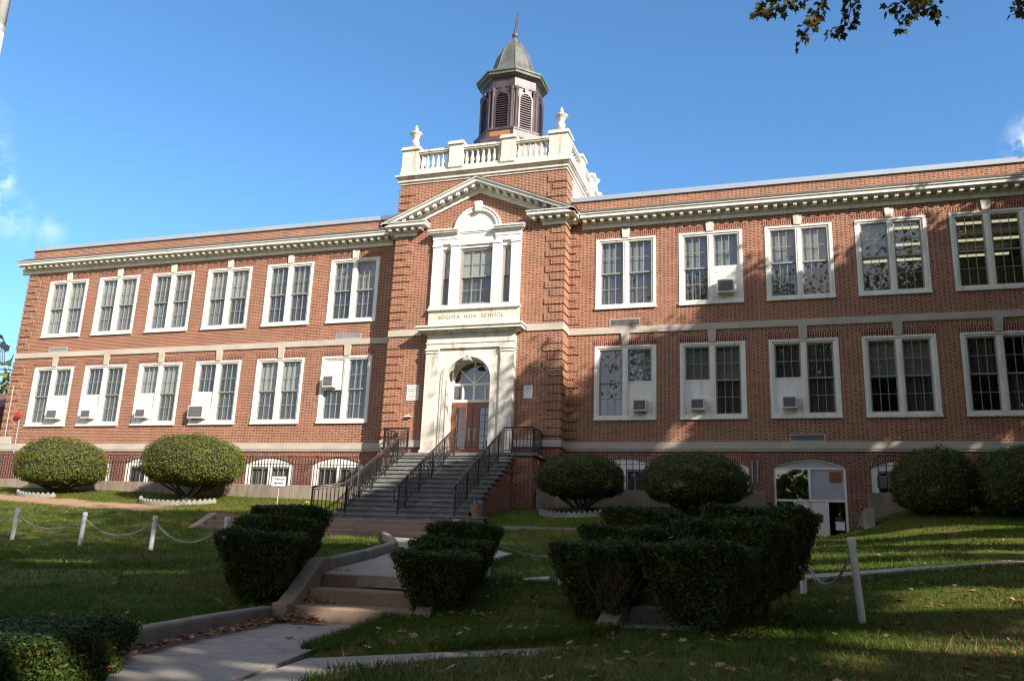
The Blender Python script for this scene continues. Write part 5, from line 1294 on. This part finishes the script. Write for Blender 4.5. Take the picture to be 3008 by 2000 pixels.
def stepped_hedge(front, ax, tiers, base_w, zb0, zb1, label, seed, n=9000, twig=0.0, size=.027):
    """front: (x,y) middle of the front end; ax: direction in plan; tiers: (s0, s1, width, ztop)"""
    t = thing('stepped_hedge', label, 'hedge', (front[0], front[1], zb0), 'clipped stepped hedges beside the garden steps')
    A = Vector(ax).normalized(); Nx = Vector((A.y, -A.x)); S1 = tiers[-1][1]
    r = np.random.default_rng(seed)
    def to_w(s, l, z): return np.c_[front[0]+A.x*s+Nx.x*l, front[1]+A.y*s+Nx.y*l, z]
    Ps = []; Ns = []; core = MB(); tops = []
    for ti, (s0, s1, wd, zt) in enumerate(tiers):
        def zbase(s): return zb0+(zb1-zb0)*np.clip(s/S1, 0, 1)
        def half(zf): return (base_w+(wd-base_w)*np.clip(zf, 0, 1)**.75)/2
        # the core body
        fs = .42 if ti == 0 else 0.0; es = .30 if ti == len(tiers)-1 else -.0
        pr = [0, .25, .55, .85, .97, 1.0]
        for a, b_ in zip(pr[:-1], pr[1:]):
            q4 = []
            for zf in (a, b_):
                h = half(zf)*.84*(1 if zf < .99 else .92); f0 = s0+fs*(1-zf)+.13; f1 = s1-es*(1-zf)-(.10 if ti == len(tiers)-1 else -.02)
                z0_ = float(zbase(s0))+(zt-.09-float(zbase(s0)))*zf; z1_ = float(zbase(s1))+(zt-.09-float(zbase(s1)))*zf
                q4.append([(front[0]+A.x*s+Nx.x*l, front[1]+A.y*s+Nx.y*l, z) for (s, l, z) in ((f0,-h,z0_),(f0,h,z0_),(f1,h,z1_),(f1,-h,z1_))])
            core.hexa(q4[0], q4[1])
        L = s1-s0; H = zt-float(zbase(s0))
        lo_prev = tiers[ti-1][3] if ti else None
        areas = [1.5*L*wd, L*H, L*H, wd*(H if ti == 0 else zt-lo_prev), wd*H if ti == len(tiers)-1 else (0.0)]
        tot = int(n*sum(areas)/6.5); cnt = [int(tot*a/sum(areas)) for a in areas]
        def bulge(s, z): return .045*np.sin(s*5.1+seed)*np.sin(z*6.3+seed*2)+.03*np.sin(s*11+z*9+seed)
        # top
        s = s0+r.random(cnt[0])*L; l = (r.random(cnt[0])*2-1)*wd/2; e = np.minimum(np.minimum(s-s0, s1-s)/.10, (wd/2-np.abs(l))/.10).clip(0, 1)
        z = zt-.05*(1-e)+.03*np.sin(s*4+l*5+seed)+r.normal(0, .018, cnt[0]); Ps.append(to_w(s, l, z)); Ns.append(np.tile([0, 0, 2.4], (cnt[0], 1)))
        for sg, c_ in ((-1, cnt[1]), (1, cnt[2])):
            s = s0+r.random(c_)*L; zf = r.random(c_)**.9; zb_ = zbase(s); z = zb_+(zt-zb_)*zf
            l = sg*(half(zf)+bulge(s, z)-.05*(zf > .94)-r.random(c_)**2*.08); f0 = fs*(1-zf)*(1-(s-s0)/L)+(-es)*(1-zf)*((s-s0)/L)
            Ps.append(to_w(s+f0, l, z)); Ns.append(np.tile([sg*Nx.x, sg*Nx.y, -.15], (c_, 1)))
        # front (and the risers between tiers)
        c_ = cnt[3]; zl_ = 0 if ti == 0 else (lo_prev-.03-float(zbase(s0)))/H
        zf = zl_+(1-zl_)*r.random(c_); z = float(zbase(s0))+H*zf; l = (r.random(c_)*2-1)*half(zf); s = s0+fs*(1-zf)+bulge(l*1.3, z)+r.random(c_)**2*.07
        Ps.append(to_w(s, l, z)); Ns.append(np.tile([-A.x, -A.y, -.1], (c_, 1)))
        if cnt[4]:
            c_ = cnt[4]; zf = r.random(c_); z = float(zbase(s1))+(zt-float(zbase(s1)))*zf; l = (r.random(c_)*2-1)*half(zf); s = s1-es*(1-zf)-r.random(c_)**2*.07
            Ps.append(to_w(s, l, z)); Ns.append(np.tile([A.x, A.y, -.1], (c_, 1)))
    P = np.concatenate(Ps); N = np.concatenate(Ns)
    if twig:      # a bare patch with brown twigs near the front
        rel = (P[:,0]-front[0])*Nx.x+(P[:,1]-front[1])*Nx.y
        bare = (rel > -.02) & (P[:,2] < tiers[0][3]-.12) & (P[:,2] > zb0+.15)
        keep = ~bare | (r.random(len(P)) < 1-twig); P, N = P[keep], N[keep]
    P = P+r.normal(0, .012, P.shape)
    V, F, mi = leaves_mesh(P, N, size, .34, 4, [.34,.43,.215,.015], .75, seed=seed)
    build('foliage', (V, F, mi), HEDGE, t)
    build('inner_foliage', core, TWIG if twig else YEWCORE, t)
    if twig:
        m = MB(); rr = random.Random(seed)
        for k in range(46):
            l = rr.uniform(.0, .50); s = rr.uniform(-.02, .25); p = Vector((front[0]+A.x*s+Nx.x*l, front[1]+A.y*s+Nx.y*l, zb0+rr.uniform(.1,.4))); q_ = p+Vector((rr.uniform(-.28,.28), rr.uniform(-.14,.03), rr.uniform(.15,.42)))
            if k % 2: p = p.lerp(q_, .45)
            m.tube([p, p.lerp(q_, .5)+Vector((rr.uniform(-.03,.03), rr.uniform(-.03,.03), 0)), q_], [.005,.004,.002], 4, cap=False)
        build('twigs', m, simple('bare_twigs', (.10,.052,.030), (.05,.028,.018), 10, .9), t)
    m = MB(); rr = random.Random(seed+1)
    for k in range(6):
        s = .75+(S1-1.3)*(k+.5)/6; p = Vector((front[0]+A.x*s+rr.uniform(-.08,.08), front[1]+A.y*s, tz1(front[0]+A.x*s, front[1]+A.y*s)-.12)); m.tube([p, p+Vector((rr.uniform(-.1,.1), rr.uniform(-.1,.1), .38))], [.05,.035], 6)
    build('stems', m, BARK, t)
    return t
stepped_hedge((6.04,-23.40), (-.42,.907), [(0,1.22,1.04,1.76),(1.22,2.45,1.06,1.98),(2.45,4.0,1.10,2.19)], .42, .93, 1.36, 'dark three tiered hedge on the left of the reddish garden steps', 21, n=17000)
stepped_hedge((8.16,-23.05), (-.235,.972), [(0,1.25,.98,1.60),(1.25,2.5,1.02,1.77),(2.5,3.9,1.06,2.03)], .42, .95, 1.30, 'low dark stepped hedge on the right of the reddish garden steps', 22, n=16000)
stepped_hedge((10.04,-23.05), (.02,1.0), [(0,1.35,1.0,1.77),(1.35,2.65,1.02,2.01),(2.65,4.1,1.06,2.31)], .40, .92, 1.30, 'stepped hedge with a bare brown front, left of the grey garden steps', 23, n=17000, twig=.36)
stepped_hedge((11.06,-23.52), (.21,.978), [(0,1.40,1.06,1.79),(1.40,2.75,1.12,2.10),(2.75,4.2,1.34,2.34)], .46, .98, 1.30, 'largest dark stepped hedge, right of the grey garden steps', 24, n=19000)
t = stepped_hedge((7.98,-30.3), (-.33,.944), [(0,2.85,1.72,1.06)], 1.74, .66, .74, 'low dark hedge with orange tips filling the near left corner', 25, n=95000, size=.017)
m_ = None

# ------------------------------------------------------------------ trees
def in_view(P, margin=1.06):
    q_ = (P-np.array(CAM))@np.array(CR)          # columns: right, forward, up
    d = q_[:,1]; ok = d > .1
    u = np.abs(q_[:,0]/np.maximum(d, .1))/(1504/2490.8); v = np.abs(q_[:,2]/np.maximum(d, .1))/(1000/2490.8)
    return ok & (u < margin) & (v < margin)
def sunlit(P, r):
    """leaves that would shade the parts of the school and lawn which the sun reaches: the crowns are open there"""
    sd = np.array(sun_dir)
    k = P[:,1]/sd[1]; F = P-sd*k[:,None]                       # where its shadow meets the facade
    x, z = F[:,0], F[:,2]
    jit = r.normal(0, .55, len(P))
    lim = np.where(x < -3.4, 5.5, np.where(x < 3.8, 7.9, np.interp(x, [3.8,8,11,14.5,18,24], [7.6,10.3,11.9,12.5,14.1,15.5])))+jit+.5*np.sin(x*1.3)
    lit = (z > lim) & (x < 30)
    lit |= (x > 6.5) & (x < 21) & (z > 5.5) & (z < 7.1) & (np.sin(x*1.7-z*2.0+.6*np.sin(x*.8)) > .30) & (r.random(len(P)) < .9)
    g = (P[:,2]-2.9)/sd[2]; G = P-sd*g[:,None]                 # where it meets the bank
    gx, gy = G[:,0], G[:,1]
    lit |= (gx < -3) & (gy > -6.9+.35*jit+.4*np.sin(gx*.9)) & (gy < 1) & (z < 4.2)
    g2 = (P[:,2]-1.9)/sd[2]; G = P-sd*g2[:,None]; gx, gy = G[:,0], G[:,1]
    f = np.sin(gy*1.9+.8*np.sin(gx*.7))+.6*np.sin(gx*.8+gy*.7+1)
    lit |= (gx > 9.5) & (gx < 24) & (gy > -16) & (gy < -3) & (f > .25) & (z < 4)
    k2 = (P[:,1]+23.4)/sd[1]; F = P-sd*k2[:,None]; lit |= (np.abs(F[:,0]-.1) < .9) & (F[:,2] > 7.5) & (F[:,2] < 13.5) & (k2 > 0)
    k3 = (P[:,1]+19.0)/sd[1]; F = P-sd*k3[:,None]; lit |= (F[:,0] > 11) & (F[:,0] < 18) & (F[:,2] > 9) & (F[:,2] < 12.5) & (k3 > 0)
    g3 = (P[:,2]-.8)/sd[2]; G = P-sd*g3[:,None]; gx, gy = G[:,0], G[:,1]
    lit |= (gx > 12.2) & (gx < 22) & (gy < -17.5) & (gy > -27) & (np.sin(gx*1.3+.9*np.sin(gy*1.1))*np.sin(gy*1.5+1) > .05)
    for (cx_, cy_, ra_, rb_) in ((8.15,-27.55,.42,.20), (8.1,-28.3,.5,.35), (8.65,-26.75,.5,.2), (7.7,-26.9,.3,.14), (9.0,-27.4,.3,.2), (7.2,-25.6,.16,.14), (11.75,-22.6,.34,.5), (6.9,-22.9,.35,.3), (-2.0,-18.5,1.2,.4), (-8,-16,1.6,.5), (2.0,-20.5,.7,.25)):
        lit |= ((gx-cx_)/ra_)**2+((gy-cy_)/rb_)**2 < 1
    return lit
def tree(name, x, y, zg, h, rad, zc, rz, n, size, label, seed, nclump=130, cull=True, mats=TREE, wts=(.4,.45,.15), trunk_r=.35, group='street trees shading the lawn'):
    t = thing(name, label, 'tree', (x,y,zg), group)
    r = np.random.default_rng(seed); m = MB(); rr = random.Random(seed)
    top = Vector((x+rr.uniform(-.4,.4), y+rr.uniform(-.4,.4), zc+rz*.3))
    m.tube([(x,y,zg-.2),(x,y,zg+.6),(x+.1,y,zg+(zc-zg)*.5),tuple(top)], [trunk_r*1.5,trunk_r,trunk_r*.75,trunk_r*.2], 10)
    D = r.normal(0, 1, (nclump, 3)); D /= np.linalg.norm(D, axis=1, keepdims=True)
    C = np.array([x, y, zc])+D*np.array([rad, rad, rz])*(.25+.75*r.random((nclump, 1))**.6)
    for k in range(0, nclump, 5):
        p = Vector(C[k]); s = rr.uniform(.25, .7); a = Vector((x, y, zg+(zc-zg)*.5)).lerp(top, s)
        mid = a.lerp(p, .5)+Vector((0,0,-.4))
        if cull and (in_view(np.array([tuple(a), tuple(mid), tuple(p)]), 1.12)).any(): continue
        m.tube([a, mid, p], [trunk_r*.28, trunk_r*.16, .03], 5)
    build('trunk', m, BARK, t, smooth=True)
    per = n//nclump; cr = rad*.26
    P = (C[:,None,:]+r.normal(0, 1, (nclump, per, 3))*cr*np.array([1,1,.6])*(.55+.6*r.random((nclump,1,1)))).reshape(-1, 3)
    if cull:
        P = P[~in_view(P)]; P = P[~sunlit(P, r)]
    N = r.normal(0, 1, P.shape)
    V, F, mi = leaves_mesh(P, N, size, .62, 3, list(wts), .2, seed=seed)
    build('crown', (V, F, mi), mats, t)
    return t
# off-frame trees: the ones whose shade lies over the lawn and the right wing, and which the panes mirror
tree('shade_tree', 30.5,-11.0, 2.3, 19, 7.4, 12.4, 7.2, 70000, .175, 'broad tree beyond the right end of the lawn, shading the lower right wing', 31, 160)
tree('shade_tree', 25.2,-9.6, 2.6, 24, 6.4, 17.3, 6.2, 62000, .155, 'tall slender tree just beyond the right end of the lawn, nearest the school', 39, 120)
tree('shade_tree', 38.0,-11.5, 2.6, 25, 7.4, 17.2, 7.4, 62000, .185, 'tall tree farther beyond the right end of the lawn', 38, 160)
tree('shade_tree', 25.0,-24.5, 1.3, 25, 7.8, 16.5, 7.0, 42000, .165, 'tall maple right of the lawn, shading the middle of the grass', 32, 150)
tree('shade_tree', 20.5,-37.5, .4, 22, 7.5, 14.5, 7.0, 40000, .165, 'street tree behind the viewpoint on the right', 33, 130)
tree('shade_tree', 33.5,-34.0, .6, 22, 7.5, 14.0, 7.0, 40000, .165, 'street tree farther along the street to the right', 34, 130)
tree('shade_tree', 9.0,-39.0, .3, 25, 8.5, 17.5, 7.0, 42000, .165, 'street tree directly behind the viewpoint', 35, 140)
tree('shade_tree', 45.0,-22.0, 1.2, 23, 8.0, 14.0, 8.0, 16000, .25, 'tree at the far right side of the school lawn', 36, 130)
# far rows of trees along the other side of the street and beyond the lawn's right end
def tree_line():
    r = np.random.default_rng(77); n = 42000
    seg = [(-90,-78,60,-80),(60,-80,120,-50),(120,-50,110,10)]; P = []
    for (xa, ya, xb, yb) in seg:
        k = int(n*math.hypot(xb-xa, yb-ya)/310); t_ = r.random(k); top = 8+6*np.abs(np.sin(t_*23+xa))+2*np.sin(t_*61)
        P.append(np.c_[xa+(xb-xa)*t_+r.normal(0, 2.5, k), ya+(yb-ya)*t_+r.normal(0, 2.5, k), .3+top*r.random(k)**.8])
    P = np.concatenate(P); V, F, mi = leaves_mesh(P, r.normal(0, 1, P.shape), .62, .7, 3, [.4,.45,.15], .2, seed=78)
    tag(build('tree_line', (V, F, mi), TREE), 'far row of leafy trees across the street', 'trees', kind='stuff')
tree_line()
# trees left of the school
tree('background_tree', -43.6, 14.0, 4.0, 12, 4.4, 8.8, 4.8, 11000, .22, 'leafy green tree behind the left corner of the school', 37, 90, cull=False, mats=YEW[:3], wts=(.3,.4,.3), group='trees beyond the left corner')
# neighbour's house, a sliver at the left edge
t = thing('neighbour_house', 'beige house with a brown gable roof beyond the left corner of the school', 'house', (-37,8,3.6))
m = MB(); m.box(-44,-34.35,5.5,13,3.4,8.0); build('wall', m, simple('beige_siding', (.50,.42,.31)), t)
m = MB(); m.prism_x([(4.9,7.95),(13.6,7.95),(9.25,10.6)], -44.5, -34.0); build('roof', m, simple('brown_shingle', (.14,.075,.05)), t)
# branches hanging into the top right corner, part of the tree right of the lawn
def maple_leaf(P, d, nrm, s):
    d = d.normalized(); sd = nrm.cross(d).normalized()
    prof = [(0,0),(.28,-.10),(.52,.12),(.36,.22),(.62,.50),(.34,.50),(.20,.62),(.0,1.0),(-.20,.62),(-.34,.50),(-.62,.50),(-.36,.22),(-.52,.12),(-.28,-.10)]
    return [P+sd*(a*s)+d*(b_*s)+nrm*(.10*s*abs(a)) for a, b_ in prof]
tm = thing('maple_tree', 'maple branch with dark olive lobed leaves hanging into the top right corner of the sky', 'tree', (21.5,-21.5,1.2))
twg = MB(); lfm = MB(); rr = random.Random(5)
def pix(u, v, d): return CAM+CR @ Vector(((u-1504)/2490.8*d, d, -(v-1000)/2490.8*d))
sprays = [
 [(2500,-260,15),(2480,-120,15),(2440,-40,15),(2400,40,15),(2375,90,15)], [(2480,-120,15),(2395,-40,15),(2330,10,15),(2260,25,15),(2215,45,15)],
 [(2530,-200,15),(2490,-60,15),(2500,20,15),(2490,70,15),(2440,105,15)], [(2440,-40,15),(2400,40,15),(2370,85,15),(2355,125,15)],
 [(2780,-240,15),(2730,-90,15),(2700,-10,15),(2670,40,15),(2640,75,15)], [(2730,-90,15),(2690,-30,15),(2630,20,15),(2610,30,15)], [(2730,-90,15),(2720,0,15),(2745,30,15),(2765,45,15)],
 [(3060,-200,15),(3020,-60,15),(2995,5,15),(2980,45,15)], [(2395,-40,15),(2310,-30,15),(2240,0,15)], [(2690,-60,15),(2680,-10,15),(2700,20,15),(2690,35,15)]]
# two fixed scaffold limbs carry the sprays
hub = Vector((17.5,-19.0,13.2))
twg.tube([(21.5,-21.5,1.0),(21.4,-21.4,6),(20.4,-20.8,10.5),tuple(hub)], [.34,.26,.18,.09], 9)
for sp in sprays:
    rs = np.random.default_rng(rr.randint(0, 9999)); dz = rr.uniform(-.5, .5)
    pts = [pix(u, v, d+dz+i*.08) for i, (u, v, d) in enumerate(sp)]
    twg.tube([hub.lerp(pts[0], .3), pts[0]]+pts[1:], [.03,.018]+[.012,.009,.006,.005][:len(pts)-1], 5)
    for a, b_ in zip(pts[1:-1], pts[2:]):
        L = (b_-a).length; n = max(5, int(L/.015))
        for k in range(n):
            p = a.lerp(b_, (k+rr.random())/n); st_ = Vector((rr.uniform(-1,1), rr.uniform(-1,1), rr.uniform(-1.0,.5))).normalized()
            q_ = p+st_*rr.uniform(.05,.15)
            if k % 2: twg.tube([p, q_], .003, 3, cap=False)
            dirn = (st_+Vector((0,0,-.9))).normalized(); nrm = Vector((rr.uniform(-1,1), rr.uniform(-1,.3), rr.uniform(-.4,1))); nrm = (nrm-dirn*nrm.dot(dirn)).normalized()
            pl = maple_leaf(q_, dirn, nrm, rr.uniform(.085,.145)); lfm.add(pl, [tuple(range(len(pl)))], rr.choice((0,0,1,2)))
build('branches', twg, BARK, tm); build('crown', lfm, MAPLE, tm)
# flagpole at the top left
t = thing('flagpole', 'tall white flagpole crossing the top left corner', 'flagpole', (.10,-23.4,.9))
px, py = .055, -23.4
m = MB(); m.tube([(px,py,.7),(px,py,9.62)], [.12,.098], 16); build('shaft', m, POSTW, t, smooth=True)
m = MB(); m.tube([(px,py,9.62),(px,py,9.72)], .104, 16); build('collar', m, GALV, t)
m = MB(); m.tube([(px,py,9.72),(px,py,15)], [.094,.05], 16); build('upper_shaft', m, POSTW, t, smooth=True)
# service cables at the left corner of the school
t = thing('service_cables', 'black power cables with drip loops reaching the left corner of the school', 'cable', (-25.4,-.2,9.6))
m = MB()
for k in range(3):
    m.tube([(-44,-5,12.9+.14*k),(-34,-2,12.0+.14*k),(-27.0,-.45,11.62+.10*k),(-26.0,-.35,11.45+.06*k),(-25.75,-.32,11.2-.05*k)], .035, 5)
for k in range(4):
    x = -25.95+k*.16; m.tube([(x,-.32,11.25-.07*k),(x-.05,-.32,10.95-.07*k)], .07, 6); m.tube([(x-.03,-.32,11.1-.07*k),(x-.16,-.34,10.7),(x-.02,-.34,10.25-.06*k),(x+.30,-.3,10.12-.06*k),(-25.28,-.12,10.35+.09*k)], .026, 5)
m.tube([(-46,-6,9.55),(-34,-3,9.62),(-26.0,-.4,9.80),(-25.28,-.08,9.82)], .03, 5); m.tube([(-46,-6,10.3),(-34,-3,10.15),(-25.28,-.08,10.05)], .014, 4)
build('wires', m, IRON, t)

# ------------------------------------------------------------------ grass blades and fallen leaves
def scatter(n, x0, x1, y0, y1, seed):
    r = np.random.default_rng(seed); return x0+(x1-x0)*r.random(n), y0+(y1-y0)*r.random(n), r
def blades():
    Vs = []; mis = []; cnt = 0
    for (n, x0, x1, y0, y1, h0, wd, seed) in ((150000, 2.5, 14.5, -29.3, -20.5, .055, .0045, 1), (90000, -6, 15.5, -20.5, -12, .06, .007, 2), (60000, -20, 22, -12, -2.0, .07, .011, 3), (30000, -16, 2.5, -24, -12, .06, .008, 4)):
        x, y, r = scatter(n, x0, x1, y0, y1, seed)
        P = np.c_[x, y, np.full(n, 1.3)]
        q_ = (P-np.array(CAM))@np.array(CR); u = np.abs(q_[:,0]/np.maximum(q_[:,1], .1))/(1504/2490.8)
        ok = (q_[:,1] > 3) & (u < 1.12) & ~paved(x, y) & ~((np.abs(y-(-6.05-.1*(x+15))) < .75) & (x < -9.5))
        # sparse and dense patches
        pat = np.sin(x*1.7+1.1*np.sin(y*1.3))*np.sin(y*1.9+.8*np.sin(x*.9)); ok &= r.random(n) < (.72+.28*pat)
        x, y = x[ok], y[ok]; n = len(x); z = tz(x, y)-.005
        h = h0*(.5+r.random(n))*np.where(r.random(n) < .04, 1.9, 1.0); a = r.random(n)*2*PI; w_ = wd*(.7+.6*r.random(n)); lean = h*.9*r.normal(0, .6, (2, n))
        B0 = np.c_[x-np.cos(a)*w_, y-np.sin(a)*w_, z]; B1 = np.c_[x+np.cos(a)*w_, y+np.sin(a)*w_, z]; T_ = np.c_[x+lean[0], y+lean[1], z+h]
        Vs.append(np.stack([B0, B1, T_], 1).reshape(-1, 3))
        dry = np.sin(x*.55+2)*np.sin(y*.7+1)+.5*r.normal(0, 1, n)+.9*((x > 12.0) & (y < -18.5))*np.clip((x-12)/1.5, 0, 1)
        mis.append(np.where(dry > .85, 2, np.where(r.random(n) < .42, 1, 0)))
    # grass leaning over the edges of the paving
    r = np.random.default_rng(5)
    for (ln, sg, dens) in ((Fa[3:], 1, 1100), ([(8.30,-25.9),(8.05,-25.0),(7.72,-23.12)], -1, 1000), (rl, 1, 260), (SIDE_EDGE, -1, 260), (ur, -1, 300)):
        for a_, b_ in zip(ln[:-1], ln[1:]):
            L = math.hypot(b_[0]-a_[0], b_[1]-a_[1]); n = int(L*dens); t_ = r.random(n); o_ = r.random(n)**1.5*.24-.03
            nx_, ny_ = -(b_[1]-a_[1])/L*sg, (b_[0]-a_[0])/L*sg
            x = a_[0]+(b_[0]-a_[0])*t_+nx_*o_; y = a_[1]+(b_[1]-a_[1])*t_+ny_*o_
            z = np.maximum(tz(x, y), .745 if b_[1] < -22.5 else -9)-.01
            h = .065*(.5+r.random(n)); al = r.random(n)*2*PI; w_ = (.0045 if b_[1] < -22 else .008)*(.7+.6*r.random(n)); lean = h*.9*r.normal(0, .6, (2, n))
            Vs.append(np.stack([np.c_[x-np.cos(al)*w_, y-np.sin(al)*w_, z], np.c_[x+np.cos(al)*w_, y+np.sin(al)*w_, z], np.c_[x+lean[0], y+lean[1], z+h]], 1).reshape(-1, 3))
            mis.append(r.choice(3, n, p=[.55,.35,.10]))
    V = np.concatenate(Vs); mi = np.concatenate(mis); F = np.arange(len(V)).reshape(-1, 3).tolist()
    tag(build('grass', (V, F, mi), BLADE), 'short uneven lawn grass over the school bank', 'grass', kind='stuff')
blades()
def fallen():
    m = MB(); rr = random.Random(9)
    def leaf(x, y, z, s):
        a = rr.random()*2*PI; d = Vector((math.cos(a), math.sin(a), rr.uniform(-.3,.5))); nrm = Vector((rr.uniform(-.6,.6), rr.uniform(-.6,.6), 1)); nrm = (nrm-d*nrm.dot(d)/d.length_squared).normalized()
        pl = maple_leaf(Vector((x, y, z+.012+rr.random()*.02)), d, nrm, s); m.add(pl, [tuple(range(len(pl)))], rr.choice((0,0,1,2)))
    for (n, x0, x1, y0, y1) in ((620, 9.0, 17.0, -27.0, -18.0), (260, 9.5, 20, -18, -8), (200, 2, 9.5, -26, -17), (170, -12, 4, -24, -10), (60, -20, 4, -10, -4), (90, 7.5, 10.5, -26, -19)):
        for i in range(n):
            x, y = rr.uniform(x0, x1), rr.uniform(y0, y1)
            if bool(paved(np.array([x]), np.array([y]))[0]) and rr.random() < .93: continue
            leaf(x, y, tz1(x, y) if not paved(np.array([x]), np.array([y]))[0] else .77 if y < -23 else tz1(x,y), rr.uniform(.05,.095))
    def pile(x, y, z, rx, ry, n, hgt=.08):
        for i in range(n):
            a = rr.random()*2*PI; q_ = math.sqrt(rr.random()); leaf(x+rx*q_*math.cos(a), y+ry*q_*math.sin(a), z+hgt*(1-q_)*rr.random(), rr.uniform(.03,.055))
    Lc = [(7.99,-28.0),(7.34,-26.85),(6.77,-24.9),(6.42,-23.4)]
    for i in range(3):
        for k in range(190):
            p = lerp2(Lc[i], Lc[i+1], rr.random()); leaf(p[0]+abs(rr.gauss(0,.06))+.02, p[1], .775+rr.random()*.03, rr.uniform(.035,.06))
    pile(6.72,-23.42,.775,.40,.17,260,.13); pile(6.45,-22.55,.945,.26,.12,70,.06); pile(10.15,-23.3,.79,.50,.18,200,.09); pile(10.5,-22.5,.94,.2,.1,25,.03); pile(5.85,-21.0,1.30,.2,.1,30,.03)
    pile(11.6,-23.3,tz1(11.6,-23.3),.35,.25,50,.05); pile(8.6,-22.7,tz1(8.6,-22.7),.35,.3,40,.03); pile(6.1,-23.4,tz1(6.1,-23.4),.3,.3,30,.03)
    # on the hedge tops
    for (x, y, z) in ((10.9,-23.0,1.84),(11.4,-21.2,2.17),(11.7,-21.4,2.16),(10.1,-22.2,1.84),(7.7,-21.6,1.84),(11.9,-20.0,2.41),(5.6,-22.2,1.85),(7.2,-28.2,1.16),(8.3,-22.6,1.67),(11.15,-23.1,1.85)): leaf(x, y, z, .07)
    tag(build('fallen_leaves', m, FALLEN), 'brown fallen leaves scattered over lawn and path edges', 'leaves', kind='stuff')
fallen()
m = MB()
for (x, y, s) in ((3.9,-13.6,.09), (8.9,-26.6,.06), (18.2,-5.6,.06)):
    pass
def litter(x, y, z, s, label):
    mb = MB(); r = random.Random(int(x*100)); pts = [(x+r.uniform(-s,s), y+r.uniform(-s,s)*.6, z+.01+r.random()*s*.6) for _ in range(8)]
    mb.add(pts, [(0,1,2),(2,3,4),(4,5,6),(0,6,7),(1,3,5),(2,5,7)]); tag(build('paper_scrap', mb, SIGNW), label, 'litter')
litter(2.3,-13.2,tz1(2.3,-13.2),.10,'crumpled white paper scrap on the grass left of the main path')
litter(8.1,-24.2,.775,.07,'small pale scrap of paper on the lower concrete path')
